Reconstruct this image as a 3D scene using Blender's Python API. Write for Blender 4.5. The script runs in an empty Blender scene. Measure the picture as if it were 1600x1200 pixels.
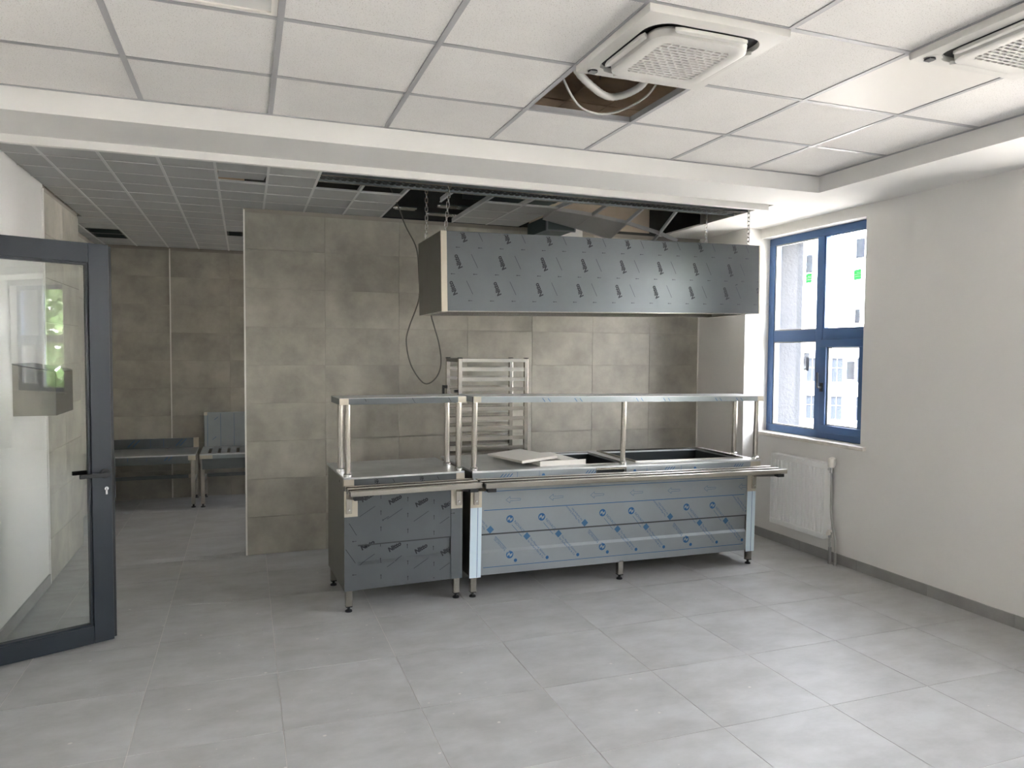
import bpy, math, random
from mathutils import Matrix, Vector, Euler
random.seed(7)
S = bpy.context.scene
COL = S.collection
# ------------------------------------------------------------------ camera
cam_d = bpy.data.cameras.new('camera'); cam = bpy.data.objects.new('camera', cam_d); COL.objects.link(cam)
YAW, PITCH, ROLL, EYE, F = 0.3507, -0.0436, 0.0073, 1.6266, 1140.0
cy_, sy_, cp_, sp_ = math.cos(YAW), math.sin(YAW), math.cos(PITCH), math.sin(PITCH)
fw = Vector((sy_*cp_, cy_*cp_, sp_)); rt = Vector((cy_, -sy_, 0)); up = rt.cross(fw)
r2 = rt*math.cos(ROLL) + up*math.sin(ROLL); u2 = -rt*math.sin(ROLL) + up*math.cos(ROLL)
m = Matrix((r2, u2, -fw)).transposed().to_4x4(); m.translation = Vector((0, 0, EYE))
cam.matrix_world = m
cam_d.sensor_width = 36.0; cam_d.lens = 36.0*F/1600.0; cam_d.clip_start = 0.02; cam_d.clip_end = 400
S.camera = cam
# ------------------------------------------------------------------ world, sun, exposure
S.view_settings.view_transform = 'Standard'; S.view_settings.look = 'None'
S.view_settings.gamma = 1.0; S.view_settings.use_curve_mapping = False
S.view_settings.exposure = 4.45
W = bpy.data.worlds.new('world'); S.world = W; W.use_nodes = True
wn = W.node_tree; wn.nodes.clear()
wo = wn.nodes.new('ShaderNodeOutputWorld'); bg = wn.nodes.new('ShaderNodeBackground')
sky = wn.nodes.new('ShaderNodeTexSky'); sky.sky_type = 'NISHITA'; sky.sun_disc = False
sky.sun_elevation = math.radians(48); sky.sun_rotation = math.radians(245); sky.dust_density = 2.0
hs = wn.nodes.new('ShaderNodeHueSaturation'); hs.inputs['Saturation'].default_value = 0.22
wn.links.new(sky.outputs[0], hs.inputs['Color']); wn.links.new(hs.outputs[0], bg.inputs[0])
bg.inputs[1].default_value = 0.45
wn.links.new(bg.outputs[0], wo.inputs[0])
sun_d = bpy.data.lights.new('sun', 'SUN'); sun_d.energy = 3.2; sun_d.angle = math.radians(.6); sun_d.color = (1, .98, .975)
sun = bpy.data.objects.new('sun', sun_d); COL.objects.link(sun)
sun.rotation_euler = Vector((.66, .30, -.68)).to_track_quat('-Z', 'Y').to_euler()
# ------------------------------------------------------------------ materials
def lin(c):
    return tuple(((x/255)/12.92 if x/255 <= .04045 else ((x/255+.055)/1.055)**2.4) for x in c) + (1,)
def mat(name, rgb, rough=.5, metal=0., noise=0., nscale=4., bump=0., bscale=60., rnd=0., spec=.5, ndetail=6., tint=None, stretch=None):
    M = bpy.data.materials.new(name); M.use_nodes = True; N = M.node_tree; p = N.nodes['Principled BSDF']
    c = lin(rgb); p.inputs['Base Color'].default_value = c
    p.inputs['Roughness'].default_value = rough; p.inputs['Metallic'].default_value = metal
    p.inputs['Specular IOR Level'].default_value = spec
    vec = None
    if noise or bump or rnd:
        g = N.nodes.new('ShaderNodeNewGeometry'); vec = g.outputs['Position']
        if stretch:
            mp = N.nodes.new('ShaderNodeMapping'); mp.inputs['Scale'].default_value = stretch
            N.links.new(vec, mp.inputs[0]); vec = mp.outputs[0]
        if rnd:
            oi = N.nodes.new('ShaderNodeObjectInfo'); ad = N.nodes.new('ShaderNodeVectorMath'); ad.operation = 'ADD'
            sc = N.nodes.new('ShaderNodeMath'); sc.operation = 'MULTIPLY'; sc.inputs[1].default_value = 40
            N.links.new(oi.outputs['Random'], sc.inputs[0]); N.links.new(vec, ad.inputs[0]); N.links.new(sc.outputs[0], ad.inputs[1]); vec = ad.outputs[0]
    if noise:
        n = N.nodes.new('ShaderNodeTexNoise'); n.inputs['Scale'].default_value = nscale; n.inputs['Detail'].default_value = ndetail; n.inputs['Roughness'].default_value = .62
        N.links.new(vec, n.inputs['Vector'])
        r = N.nodes.new('ShaderNodeValToRGB'); a, b = r.color_ramp.elements; a.position = .33; b.position = .67
        t = lin(tint) if tint else c
        a.color = tuple(x*(1-noise) for x in t[:3]) + (1,); b.color = tuple(min(1, x*(1+noise)) for x in c[:3]) + (1,)
        N.links.new(n.outputs['Fac'], r.inputs[0]); out = r.outputs[0]
        if rnd:
            mx = N.nodes.new('ShaderNodeMix'); mx.data_type = 'RGBA'; mx.blend_type = 'MULTIPLY'; mx.inputs[0].default_value = 1
            mr = N.nodes.new('ShaderNodeMapRange'); mr.inputs['To Min'].default_value = 1-rnd; mr.inputs['To Max'].default_value = 1+rnd
            N.links.new(oi.outputs['Random'], mr.inputs[0]); N.links.new(out, mx.inputs[6]); N.links.new(mr.outputs[0], mx.inputs[7]); out = mx.outputs[2]
        N.links.new(out, p.inputs['Base Color'])
        mr2 = N.nodes.new('ShaderNodeMapRange'); mr2.inputs['To Min'].default_value = max(.02, rough-.08); mr2.inputs['To Max'].default_value = min(1, rough+.1)
        N.links.new(n.outputs['Fac'], mr2.inputs[0]); N.links.new(mr2.outputs[0], p.inputs['Roughness'])
    if bump:
        n2 = N.nodes.new('ShaderNodeTexNoise'); n2.inputs['Scale'].default_value = bscale; n2.inputs['Detail'].default_value = 3
        N.links.new(vec, n2.inputs['Vector']); bp = N.nodes.new('ShaderNodeBump'); bp.inputs['Strength'].default_value = bump; bp.inputs['Distance'].default_value = .01
        N.links.new(n2.outputs['Fac'], bp.inputs['Height']); N.links.new(bp.outputs[0], p.inputs['Normal'])
    return M
def glass(name, tint, refl=1.0):
    M = bpy.data.materials.new(name); M.use_nodes = True; N = M.node_tree; N.nodes.clear()
    o = N.nodes.new('ShaderNodeOutputMaterial'); mx = N.nodes.new('ShaderNodeMixShader'); t = N.nodes.new('ShaderNodeBsdfTransparent'); g = N.nodes.new('ShaderNodeBsdfGlossy')
    t.inputs[0].default_value = tint; g.inputs['Roughness'].default_value = 0.01
    lw = N.nodes.new('ShaderNodeLayerWeight'); lw.inputs[0].default_value = .5
    pw = N.nodes.new('ShaderNodeMath'); pw.operation = 'POWER'; pw.inputs[1].default_value = 5
    mu = N.nodes.new('ShaderNodeMath'); mu.operation = 'MULTIPLY_ADD'; mu.inputs[1].default_value = .9; mu.inputs[2].default_value = .04*refl; mu.use_clamp = True
    N.links.new(lw.outputs['Facing'], pw.inputs[0]); N.links.new(pw.outputs[0], mu.inputs[0]); N.links.new(mu.outputs[0], mx.inputs[0]); N.links.new(t.outputs[0], mx.inputs[1]); N.links.new(g.outputs[0], mx.inputs[2]); N.links.new(mx.outputs[0], o.inputs[0])
    return M
def fissured():
    M = mat('mineral_fibre', (226, 223, 219), .9, noise=.03, nscale=3, rnd=.015); N = M.node_tree; p = N.nodes['Principled BSDF']
    src = p.inputs['Base Color'].links[0].from_socket
    g = N.nodes.new('ShaderNodeNewGeometry'); v = N.nodes.new('ShaderNodeTexNoise'); v.inputs['Scale'].default_value = 210; v.inputs['Detail'].default_value = 2
    N.links.new(g.outputs['Position'], v.inputs['Vector'])
    r = N.nodes.new('ShaderNodeValToRGB'); a, b = r.color_ramp.elements; a.position = .31; a.color = (.62, .6, .57, 1); b.position = .4; b.color = (1, 1, 1, 1)
    N.links.new(v.outputs['Fac'], r.inputs[0]); mx = N.nodes.new('ShaderNodeMix'); mx.data_type = 'RGBA'; mx.blend_type = 'MULTIPLY'; mx.inputs[0].default_value = 1
    N.links.new(src, mx.inputs[6]); N.links.new(r.outputs[0], mx.inputs[7]); N.links.new(mx.outputs[2], p.inputs['Base Color'])
    return M
WHITE = mat('wall_paint', (228, 226, 222), .75, noise=.015, nscale=1.5, bump=.05, bscale=30)
PLASTER = mat('ceiling_plaster', (229, 227, 223), .8, noise=.012, nscale=2)
CTILE = fissured()
PLAINT = mat('plain_ceiling_metal', (222, 218, 212), .5, spec=.35)
TBAR = mat('grid_bar', (172, 171, 172), .45)
TBAR2 = mat('kitchen_grid_bar', (206, 206, 204), .5)
KTILE = mat('metal_ceiling_tile', (170, 171, 170), .5, noise=.03, nscale=1.5, rnd=.04)
FTILE = mat('porcelain_floor_tile', (174, 175, 174), .46, noise=.10, nscale=4.2, rnd=.015, spec=.42, ndetail=11, tint=(169, 168, 165), stretch=(.8, 1.3, 1))
GROUT = mat('floor_grout', (206, 203, 197), .9)
WTILE = mat('wall_tile', (167, 162, 150), .5, noise=.15, nscale=3.4, rnd=.03, ndetail=11, tint=(157, 153, 142), spec=.4)
WGROUT = mat('wall_grout', (150, 145, 135), .9)
TRIMW = mat('tile_trim_white', (225, 222, 215), .4)
SKIRT = mat('skirting_tile', (150, 149, 146), .5, noise=.12, nscale=5, rnd=.05)
CONC = mat('raw_concrete', (188, 164, 138), .95, noise=.22, nscale=3, bump=.3, bscale=15)
PLENUM = mat('plenum_plaster', (186, 172, 152), .95, noise=.1, nscale=2)
STEEL = mat('stainless_steel', (178, 173, 164), .23, 1.)
STEELB = mat('brushed_worktop', (204, 206, 207), .42, 1., noise=.12, nscale=6)
STEELD = mat('dull_steel', (140, 139, 132), .42, 1., noise=.1, nscale=5)
FILMG = mat('grey_film_steel', (100, 104, 106), .3, .6, noise=.06, nscale=3)
FILMB = mat('blue_film_steel', (150, 156, 158), .36, .6, noise=.05, nscale=3)
FILMW = mat('white_film', (205, 222, 232), .4)
BAREB = mat('bare_steel_patch', (196, 188, 172), .45, .7)
INKK = mat('black_print', (22, 25, 30), .6)
INKG = mat('grey_print', (46, 52, 57), .6)
INKB = mat('blue_print', (24, 88, 138), .6)
INKL = mat('light_blue_print', (56, 100, 136), .6)
BLACK = mat('black_plastic', (20, 21, 23), .5)
GROOVE_SHADE = mat('sheared_edge', (70, 72, 73), .5, .6)  # dark strip colour stands in for the shadow under the groove lip
DARK = mat('dark_well', (60, 64, 66), .4, .8)
ANTH = mat('anthracite_frame', (23, 32, 41), .42, noise=.06, nscale=8)
WFRAME = mat('window_frame_coat', (66, 98, 142), .4)  # anthracite frame with blue lens haze put into its colour
CHROME = mat('chrome', (220, 220, 218), .12, 1.)
PLAST = mat('white_plastic', (232, 228, 220), .42)
PLASTG = mat('grey_plastic', (150, 150, 148), .5)
FILT = mat('dark_filter', (40, 40, 40), .8)
ACW = mat('air_conditioner_plastic', (216, 213, 207), .4)
RADW = mat('radiator_enamel', (240, 240, 238), .3)
MARBLE = mat('marble_sill', (214, 208, 198), .35, noise=.1, nscale=14)
CABLE = mat('grey_cable', (88, 86, 80), .6)
CABLEW = mat('white_cable', (176, 174, 168), .55)
GALV = mat('galvanised_steel', (140, 146, 148), .45, .9, noise=.12, nscale=10)
VOID = mat('dark_block_wall', (62, 62, 60), .95, noise=.2, nscale=5)  # gloom of the ceiling void is put into this wall colour
DUCT = mat('painted_duct', (92, 104, 104), .6, .3)
RENDER = mat('exterior_render', (50, 53, 58), .9, bump=.4, bscale=40)
FACADE = mat('far_facade', (242, 241, 238), .85)
FGLASS = mat('far_window_glass', (26, 30, 36), .5, spec=.05)
GROUND = mat('ground', (160, 156, 148), .95, noise=.1, nscale=.3)
LEAF = mat('tree_leaf', (74, 98, 52), .8, noise=.4, nscale=3)
BARK = mat('tree_bark', (84, 68, 52), .9)
def paper(name, rgb, through):
    M = mat(name, rgb, .7); N = M.node_tree; o = N.nodes['Material Output']; t = N.nodes.new('ShaderNodeBsdfTransparent'); t.inputs[0].default_value = through
    mx = N.nodes.new('ShaderNodeMixShader'); mx.inputs[0].default_value = .45
    N.links.new(N.nodes['Principled BSDF'].outputs[0], mx.inputs[2]); N.links.new(t.outputs[0], mx.inputs[1]); N.links.new(mx.outputs[0], o.inputs[0]); return M
STICK = paper('grey_sticker', (150, 156, 168), (.17, .18, .195, 1))
STICKG = paper('green_sticker', (70, 170, 88), (.10, .34, .14, 1))
STICKW = mat('sticker_print', (205, 225, 205), .6)
LEDP = mat('led_diffuser', (222, 220, 216), .5)
COPPER = mat('plumbing_grey', (176, 176, 172), .35, .4)
GLASSW = glass('window_glass', (.985, .98, .98, 1))
GLASSD = glass('door_glass', (.90, .92, .91, 1), 1.6)
# ------------------------------------------------------------------ mesh builder
class MB:
    def __init__(s): s.v = []; s.f = []; s.mi = []; s.cur = 0
    def add(s, vs, fs):
        o = len(s.v); s.v += [tuple(p) for p in vs]
        for f in fs: s.f.append(tuple(i+o for i in f)); s.mi.append(s.cur)
        return s
    def box(s, x0, y0, z0, x1, y1, z1):
        if x0 > x1: x0, x1 = x1, x0
        if y0 > y1: y0, y1 = y1, y0
        if z0 > z1: z0, z1 = z1, z0
        return s.add([(x0,y0,z0),(x1,y0,z0),(x1,y1,z0),(x0,y1,z0),(x0,y0,z1),(x1,y0,z1),(x1,y1,z1),(x0,y1,z1)],
                     [(0,3,2,1),(4,5,6,7),(0,1,5,4),(1,2,6,5),(2,3,7,6),(3,0,4,7)])
    def cbox(s, x0, y0, z0, x1, y1, z1, c, axis):
        # box with one chamfered face; axis is the outward direction of that face ('+z','-z','-y','+x','-x')
        a = 'xyz'.index(axis[1]); lo = [x0,y0,z0]; hi = [x1,y1,z1]; b, d = [i for i in range(3) if i != a]
        def ring(av, ins):
            pts = []
            for sb, sd in ((0,0),(1,0),(1,1),(0,1)):
                p = [0,0,0]; p[a] = av; p[b] = lo[b]+ins if sb == 0 else hi[b]-ins; p[d] = lo[d]+ins if sd == 0 else hi[d]-ins; pts.append(p)
            return pts
        out, back = (hi[a], lo[a]) if axis[0] == '+' else (lo[a], hi[a]); sg = -1 if axis[0] == '+' else 1
        vs = ring(back, 0) + ring(out+sg*c, 0) + ring(out, c)
        fs = [(0,1,2,3),(8,9,10,11)] + [(i, (i+1)%4, 4+(i+1)%4, 4+i) for i in range(4)] + [(4+i, 4+(i+1)%4, 8+(i+1)%4, 8+i) for i in range(4)]
        return s.add(vs, fs)
    def tube(s, pts, r, n=10, closed=False, cap=True):
        pts = [Vector(p) for p in pts]; k = len(pts); rings = []; prev = None
        for i, p in enumerate(pts):
            if closed: t = pts[(i+1) % k]-pts[i-1]
            else: t = pts[min(i+1, k-1)]-pts[max(i-1, 0)]
            t.normalize()
            a = prev if prev is not None else (Vector((0,0,1)) if abs(t.z) < .9 else Vector((1,0,0)))
            u = (a-t*a.dot(t)).normalized(); w = t.cross(u); prev = u
            rr = r[i] if isinstance(r, (list, tuple)) else r
            rings.append([p+(u*math.cos(2*math.pi*j/n)+w*math.sin(2*math.pi*j/n))*rr for j in range(n)])
        vs = [q for g in rings for q in g]; fs = []
        for i in range(k if closed else k-1):
            i2 = (i+1) % k
            for j in range(n): fs.append((i*n+j, i*n+(j+1)%n, i2*n+(j+1)%n, i2*n+j))
        if cap and not closed: fs += [tuple(range(n))[::-1], tuple((k-1)*n+j for j in range(n))]
        return s.add(vs, fs)
    def cyl(s, a, b, r, n=14, r1=None): return s.tube([a, b], [r, r if r1 is None else r1], n)
    def prism(s, poly, axis, a0, a1):
        # polygon in the plane across axis (x: poly=(y,z); y: (x,z); z: (x,y)) extruded from a0 to a1
        def P(q, a): return (a, q[0], q[1]) if axis == 'x' else ((q[0], a, q[1]) if axis == 'y' else (q[0], q[1], a))
        n = len(poly); vs = [P(q, a0) for q in poly]+[P(q, a1) for q in poly]
        return s.add(vs, [tuple(range(n)), tuple(range(2*n-1, n-1, -1))]+[(i, i+n, (i+1)%n+n, (i+1)%n) for i in range(n)])
    def quad(s, *p): return s.add(p, [tuple(range(len(p)))])
def pieces(mb):
    par = list(range(len(mb.v)))
    def find(i):
        while par[i] != i: par[i] = par[par[i]]; i = par[i]
        return i
    for f in mb.f:
        for i in f[1:]: par[find(i)] = find(f[0])
    comp = {}
    for k, f in enumerate(mb.f): comp.setdefault(find(f[0]), []).append(k)
    bb = []
    for r, fs in comp.items():
        vs = [mb.v[i] for k in fs for i in mb.f[k]]; bb.append([[min(p[a] for p in vs) for a in range(3)], [max(p[a] for p in vs) for a in range(3)], fs])
    n = len(bb); g = list(range(n))
    def fg(i):
        while g[i] != i: i = g[i]
        return i
    for i in range(n):
        for j in range(i):
            if all(bb[i][0][a] <= bb[j][1][a]+.0012 and bb[j][0][a] <= bb[i][1][a]+.0012 for a in range(3)): g[fg(i)] = fg(j)
    out = {}
    for i in range(n): out.setdefault(fg(i), []).extend(bb[i][2])
    res = []
    for fs in out.values():
        m_ = MB(); mp = {}
        for k in fs:
            for i in mb.f[k]:
                if i not in mp: mp[i] = len(m_.v); m_.v.append(mb.v[i])
            m_.f.append(tuple(mp[i] for i in mb.f[k])); m_.mi.append(mb.mi[k])
        res.append(m_)
    return res
def pobj(name, mb, mt, parent, local=False): return obj(name, mb, mt, parent, local=local, kind='stuff')
def obj(name, mb, mt, parent=None, local=False, kind=None, smooth=False, bevel=0, label=None):
    if parent is not None and kind is None and len(mb.f) > 6:
        ps_ = pieces(mb)
        if len(ps_) > 1: return [obj1(name, q, mt, parent, local, kind, smooth, bevel, label) for q in ps_][0]
    return obj1(name, mb, mt, parent, local, kind, smooth, bevel, label)
def obj1(name, mb, mt, parent=None, local=False, kind=None, smooth=False, bevel=0, label=None):
    me = bpy.data.meshes.new(name); vs = mb.v
    if parent is not None and not local:
        inv = frame(parent).inverted(); vs = [tuple(inv @ Vector(p)) for p in vs]
    me.from_pydata(vs, [], mb.f)
    for q in (mt if isinstance(mt, (list, tuple)) else [mt]): me.materials.append(q)
    if isinstance(mt, (list, tuple)): me.polygons.foreach_set('material_index', mb.mi)
    import bmesh
    b = bmesh.new(); b.from_mesh(me); bmesh.ops.recalc_face_normals(b, faces=b.faces[:])
    if smooth:
        for f in b.faces: f.smooth = True
        for e in b.edges:
            if len(e.link_faces) == 2 and e.calc_face_angle(0) > .7: e.smooth = False
    b.to_mesh(me); b.free(); me.update()
    o = bpy.data.objects.new(name, me); COL.objects.link(o)
    if parent is not None: o.parent = parent
    if kind: o['kind'] = kind
    if label: o['label'] = label
    if bevel:
        md = o.modifiers.new('bevel', 'BEVEL'); md.width = bevel; md.segments = 2; md.limit_method = 'ANGLE'; md.angle_limit = .8
        md.harden_normals = False
    return o
FR = {}
def frame(o):
    m_ = Matrix.LocRotScale(o.location, o.rotation_euler, None)
    return m_ if o.parent is None else frame(o.parent) @ m_
def thing(name, label, cat, loc=(0,0,0), rot=(0,0,0), group=None):
    o = bpy.data.objects.new(name, None); COL.objects.link(o); o.location = loc; o.rotation_euler = rot
    o.empty_display_size = .1; o['label'] = label; o['category'] = cat
    if group: o['group'] = group
    return o
def tag(o, label, cat, group=None):
    o['label'] = label; o['category'] = cat
    if group: o['group'] = group
    return o
def struct(name, loc=(0,0,0)):
    o = bpy.data.objects.new(name, None); COL.objects.link(o); o.location = loc; o['kind'] = 'structure'; o.empty_display_size = .1; return o
def shared(name, me, parent, loc, rot=(0,0,0)):
    o = bpy.data.objects.new(name, me); COL.objects.link(o); o.parent = parent; o.location = loc; o.rotation_euler = rot; return o
def curve(pts, n=8):
    # Catmull-Rom through pts
    P = [Vector(p) for p in pts]; P = [P[0]*2-P[1]]+P+[P[-1]*2-P[-2]]; out = []
    for i in range(1, len(P)-2):
        for k in range(n):
            t = k/n; a, b, c, d = P[i-1:i+3]
            out.append(.5*((2*b)+(c-a)*t+(2*a-5*b+4*c-d)*t*t+(3*b-a-3*c+d)*t**3))
    return out+[P[-2]]
TXT = {}
def text2d(body, size, bold=0.):
    key = (body, size, bold)
    if key not in TXT:
        c = bpy.data.curves.new('t', 'FONT'); c.body = body; c.size = size; c.resolution_u = 2; c.offset = bold; c.align_x = 'LEFT'
        o = bpy.data.objects.new('t', c); me = o.to_mesh(); TXT[key] = ([tuple(v.co[:2]) for v in me.vertices], [tuple(p.vertices) for p in me.polygons])
        o.to_mesh_clear(); bpy.data.objects.remove(o); bpy.data.curves.remove(c)
    return TXT[key]
class Print(MB):
    """flat ink on a vertical plane: 2-D (u,v) -> (u, y(v), v)"""
    def __init__(s, yf, clip=None): super().__init__(); s.yf = yf; s.clip = clip
    def put(s, pts, fs, u, v, ang=0., shear=0.):
        ca, sa = math.cos(ang), math.sin(ang); q = [((x+shear*y)*ca-y*sa+u, (x+shear*y)*sa+y*ca+v) for x, y in pts]
        if s.clip:
            a, b, c, d = s.clip
            fs = [f for f in fs if all(a < q[i][0] < b and c < q[i][1] < d for i in f)]
            if not fs: return
        used = sorted({i for f in fs for i in f}); mp = {i: k for k, i in enumerate(used)}
        s.add([(q[i][0], s.yf(q[i][1]), q[i][1]) for i in used], [tuple(mp[i] for i in f) for f in fs])
    def text(s, body, size, u, v, ang=0., bold=0., shear=0.):
        p, f = text2d(body, size, bold); s.put(p, f, u, v, ang, shear)
    def line(s, u, v, L, ang, w=.0025):
        k = max(1, int(L/.012)); pts = [(L*i/k, sgn*w/2) for i in range(k+1) for sgn in (-1, 1)]
        s.put(pts, [(2*i, 2*i+2, 2*i+3, 2*i+1) for i in range(k)], u, v, ang)
    def arrow(s, u, v, L, ang, w=.003, h=.006):
        s.line(u, v, L, ang, w); s.put([(0, -h), (0, h), (-h*1.6, 0)], [(0, 2, 1)], u, v, ang)
    def disc(s, u, v, r, n=18): s.put([(r*math.cos(2*math.pi*i/n), r*math.sin(2*math.pi*i/n)) for i in range(n)], [tuple(range(n))], u, v)
# ------------------------------------------------------------------ room constants
XL, XR, XF = -1.28, 4.32, 4.42          # left wall, right wall, window frame plane
YR, YT, YB = -4.0, 6.09, 8.75            # rear wall, tiled partition, far kitchen wall
ZC, ZS, ZK, ZSLAB = 2.844, 2.735, 2.73, 3.30
XO = 4.80                                # outer face of the right wall
CX, CY = -.468, 4.0705                   # ceiling grid
FX, FY = -.4593, 4.4026                  # floor grid
def tile_field(name, parent, mt, axis, plane, us, vs, bounds, gap, t, c, sign, holes=()):
    """pieces between grid lines us, vs clipped to bounds; one object each"""
    a0, a1, b0, b1 = bounds; cache = {}
    for i in range(len(us)-1):
        for j in range(len(vs)-1):
            if (i, j) in holes: continue
            u0, u1, v0, v1 = max(us[i], a0), min(us[i+1], a1), max(vs[j], b0), min(vs[j+1], b1)
            if u1-u0 < .03 or v1-v0 < .02: continue
            w, h = round(u1-u0-gap, 4), round(v1-v0-gap, 4); key = (w, h)
            if key not in cache:
                mb = MB()
                if axis == 'z':
                    if sign > 0: mb.cbox(-w/2, -h/2, -t, w/2, h/2, 0, c, '+z')
                    else: mb.cbox(-w/2, -h/2, 0, w/2, h/2, t, c, '-z')
                elif axis == 'y': mb.cbox(-w/2, 0, -h/2, w/2, t, h/2, c, '-y')
                elif sign > 0: mb.cbox(-t, -w/2, -h/2, 0, w/2, h/2, c, '+x')
                else: mb.cbox(0, -w/2, -h/2, t, w/2, h/2, c, '-x')
                o = obj(name, mb, mt, parent, local=True); cache[key] = o.data
            else: o = shared(name, cache[key], parent, (0, 0, 0))
            u, v = (u0+u1)/2, (v0+v1)/2
            o.location = (u, v, plane) if axis == 'z' else ((u, plane, v) if axis == 'y' else (plane, u, v))
def rng(a, step, n): return [a+step*i for i in range(n+1)]
# ------------------------------------------------------------------ floor
floor = obj('floor', MB().box(XL-.4, YR-.3, -.2, XO, YB+.3, -.0016), GROUT, kind='structure')
fx = rng(FX-.6*2, .6, 10); fyv = rng(FY-.6*8, .6, 16)
tile_field('floor_tile', floor, FTILE, 'z', 0, fx, fyv, (XL, XR, -.2, YT), .003, .0015, .0006, 1)
tile_field('floor_tile', floor, FTILE, 'z', 0, fx, fyv, (-1.48, 0, YT, YB), .003, .0015, .0006, 1)
mb = MB()
for i in range(10):
    for j in range(7):
        x0, x1 = max(fx[i], XL), min(fx[i+1], XR); y0 = FY-.6*15+.6*j
        if x1-x0 > .02: mb.box(x0+.0015, max(y0+.0015, YR), -.0015, x1-.0015, min(y0+.5985, -.3995 if y0+.6 > -.4 else 9), 0)
obj('rear_floor_tiles', mb, FTILE, floor, kind='stuff')
rn = random.Random(3); mb = MB()
for k in range(150):
    x, y = rn.uniform(-.9, 4.1), rn.uniform(2.1, 5.8)
    if rn.random() < .55: x, y = rn.uniform(-.7, 1.2), rn.uniform(2.4, 5.2)
    r = rn.choice([.0025, .003, .004, .005, .009]); a = rn.random()*3; n = 6
    mb.add([(x+r*math.cos(a+i*1.047)*rn.uniform(.6, 1.2), y+r*.8*math.sin(a+i*1.047)*rn.uniform(.6, 1.2), .0006) for i in range(n)]+[(x, y, .0012)], [(i, (i+1) % n, n) for i in range(n)])
obj('plaster_specks', mb, GROUT, floor, kind='stuff')
# ------------------------------------------------------------------ slab above
slab = obj('ceiling', MB().box(XL-.4, YR-.3, ZSLAB, XO, YB+.3, ZSLAB+.2), CONC, kind='structure')
mb = MB()
for k in range(14): mb.box(XL, YR+.9*k+.4, ZSLAB-.006, XR, YR+.9*k+.412, ZSLAB)
for k in range(20): mb.box(XL+.3*k, YR, ZSLAB-.005, XL+.3*k+.006, YB, ZSLAB)
obj('board_mark_ridges', mb, CONC, slab, kind='stuff')
# ------------------------------------------------------------------ right wall with three windows
WIN = [(4.21, 5.45), (1.62, 2.86), (-.10, 1.14), (-1.90, -.66), (-3.97, -2.73), (6.95, 8.19)]
WZ0, WZ1 = .94, 2.65
wr = struct('wall_right')
def wall_span(y0, y1, z0, z1, x0=XR): return MB().box(x0, y0, z0, XO-.01, y1, z1)
ys = [YR-.3] + [q for w in sorted(WIN) for q in w] + [YB+.3]
mb = MB()
for k in range(0, len(ys), 2): mb.box(XR, ys[k], 0, XO-.01, ys[k+1], ZSLAB)
for a, b in WIN: mb.box(XR, a, 0, XO-.01, b, WZ0-.03); mb.box(XR, a, WZ1, XO-.01, b, ZSLAB)
obj('plaster', mb, WHITE, wr)
mb = MB()
for k in range(0, len(ys), 2): mb.box(XO-.01, ys[k]-.0, -4, XO, ys[k+1], ZSLAB)
for a, b in WIN:
    mb.box(XO-.01, a, -4, XO, b, WZ0-.03); mb.box(XO-.01, a, WZ1, XO, b, ZSLAB)
    mb.box(XF+.075, b-.062, WZ0, XO-.002, b-.001, WZ1); mb.box(XF+.075, a+.001, WZ0, XO-.002, a+.02, WZ1)
obj('outer_render', mb, RENDER, wr)
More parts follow.
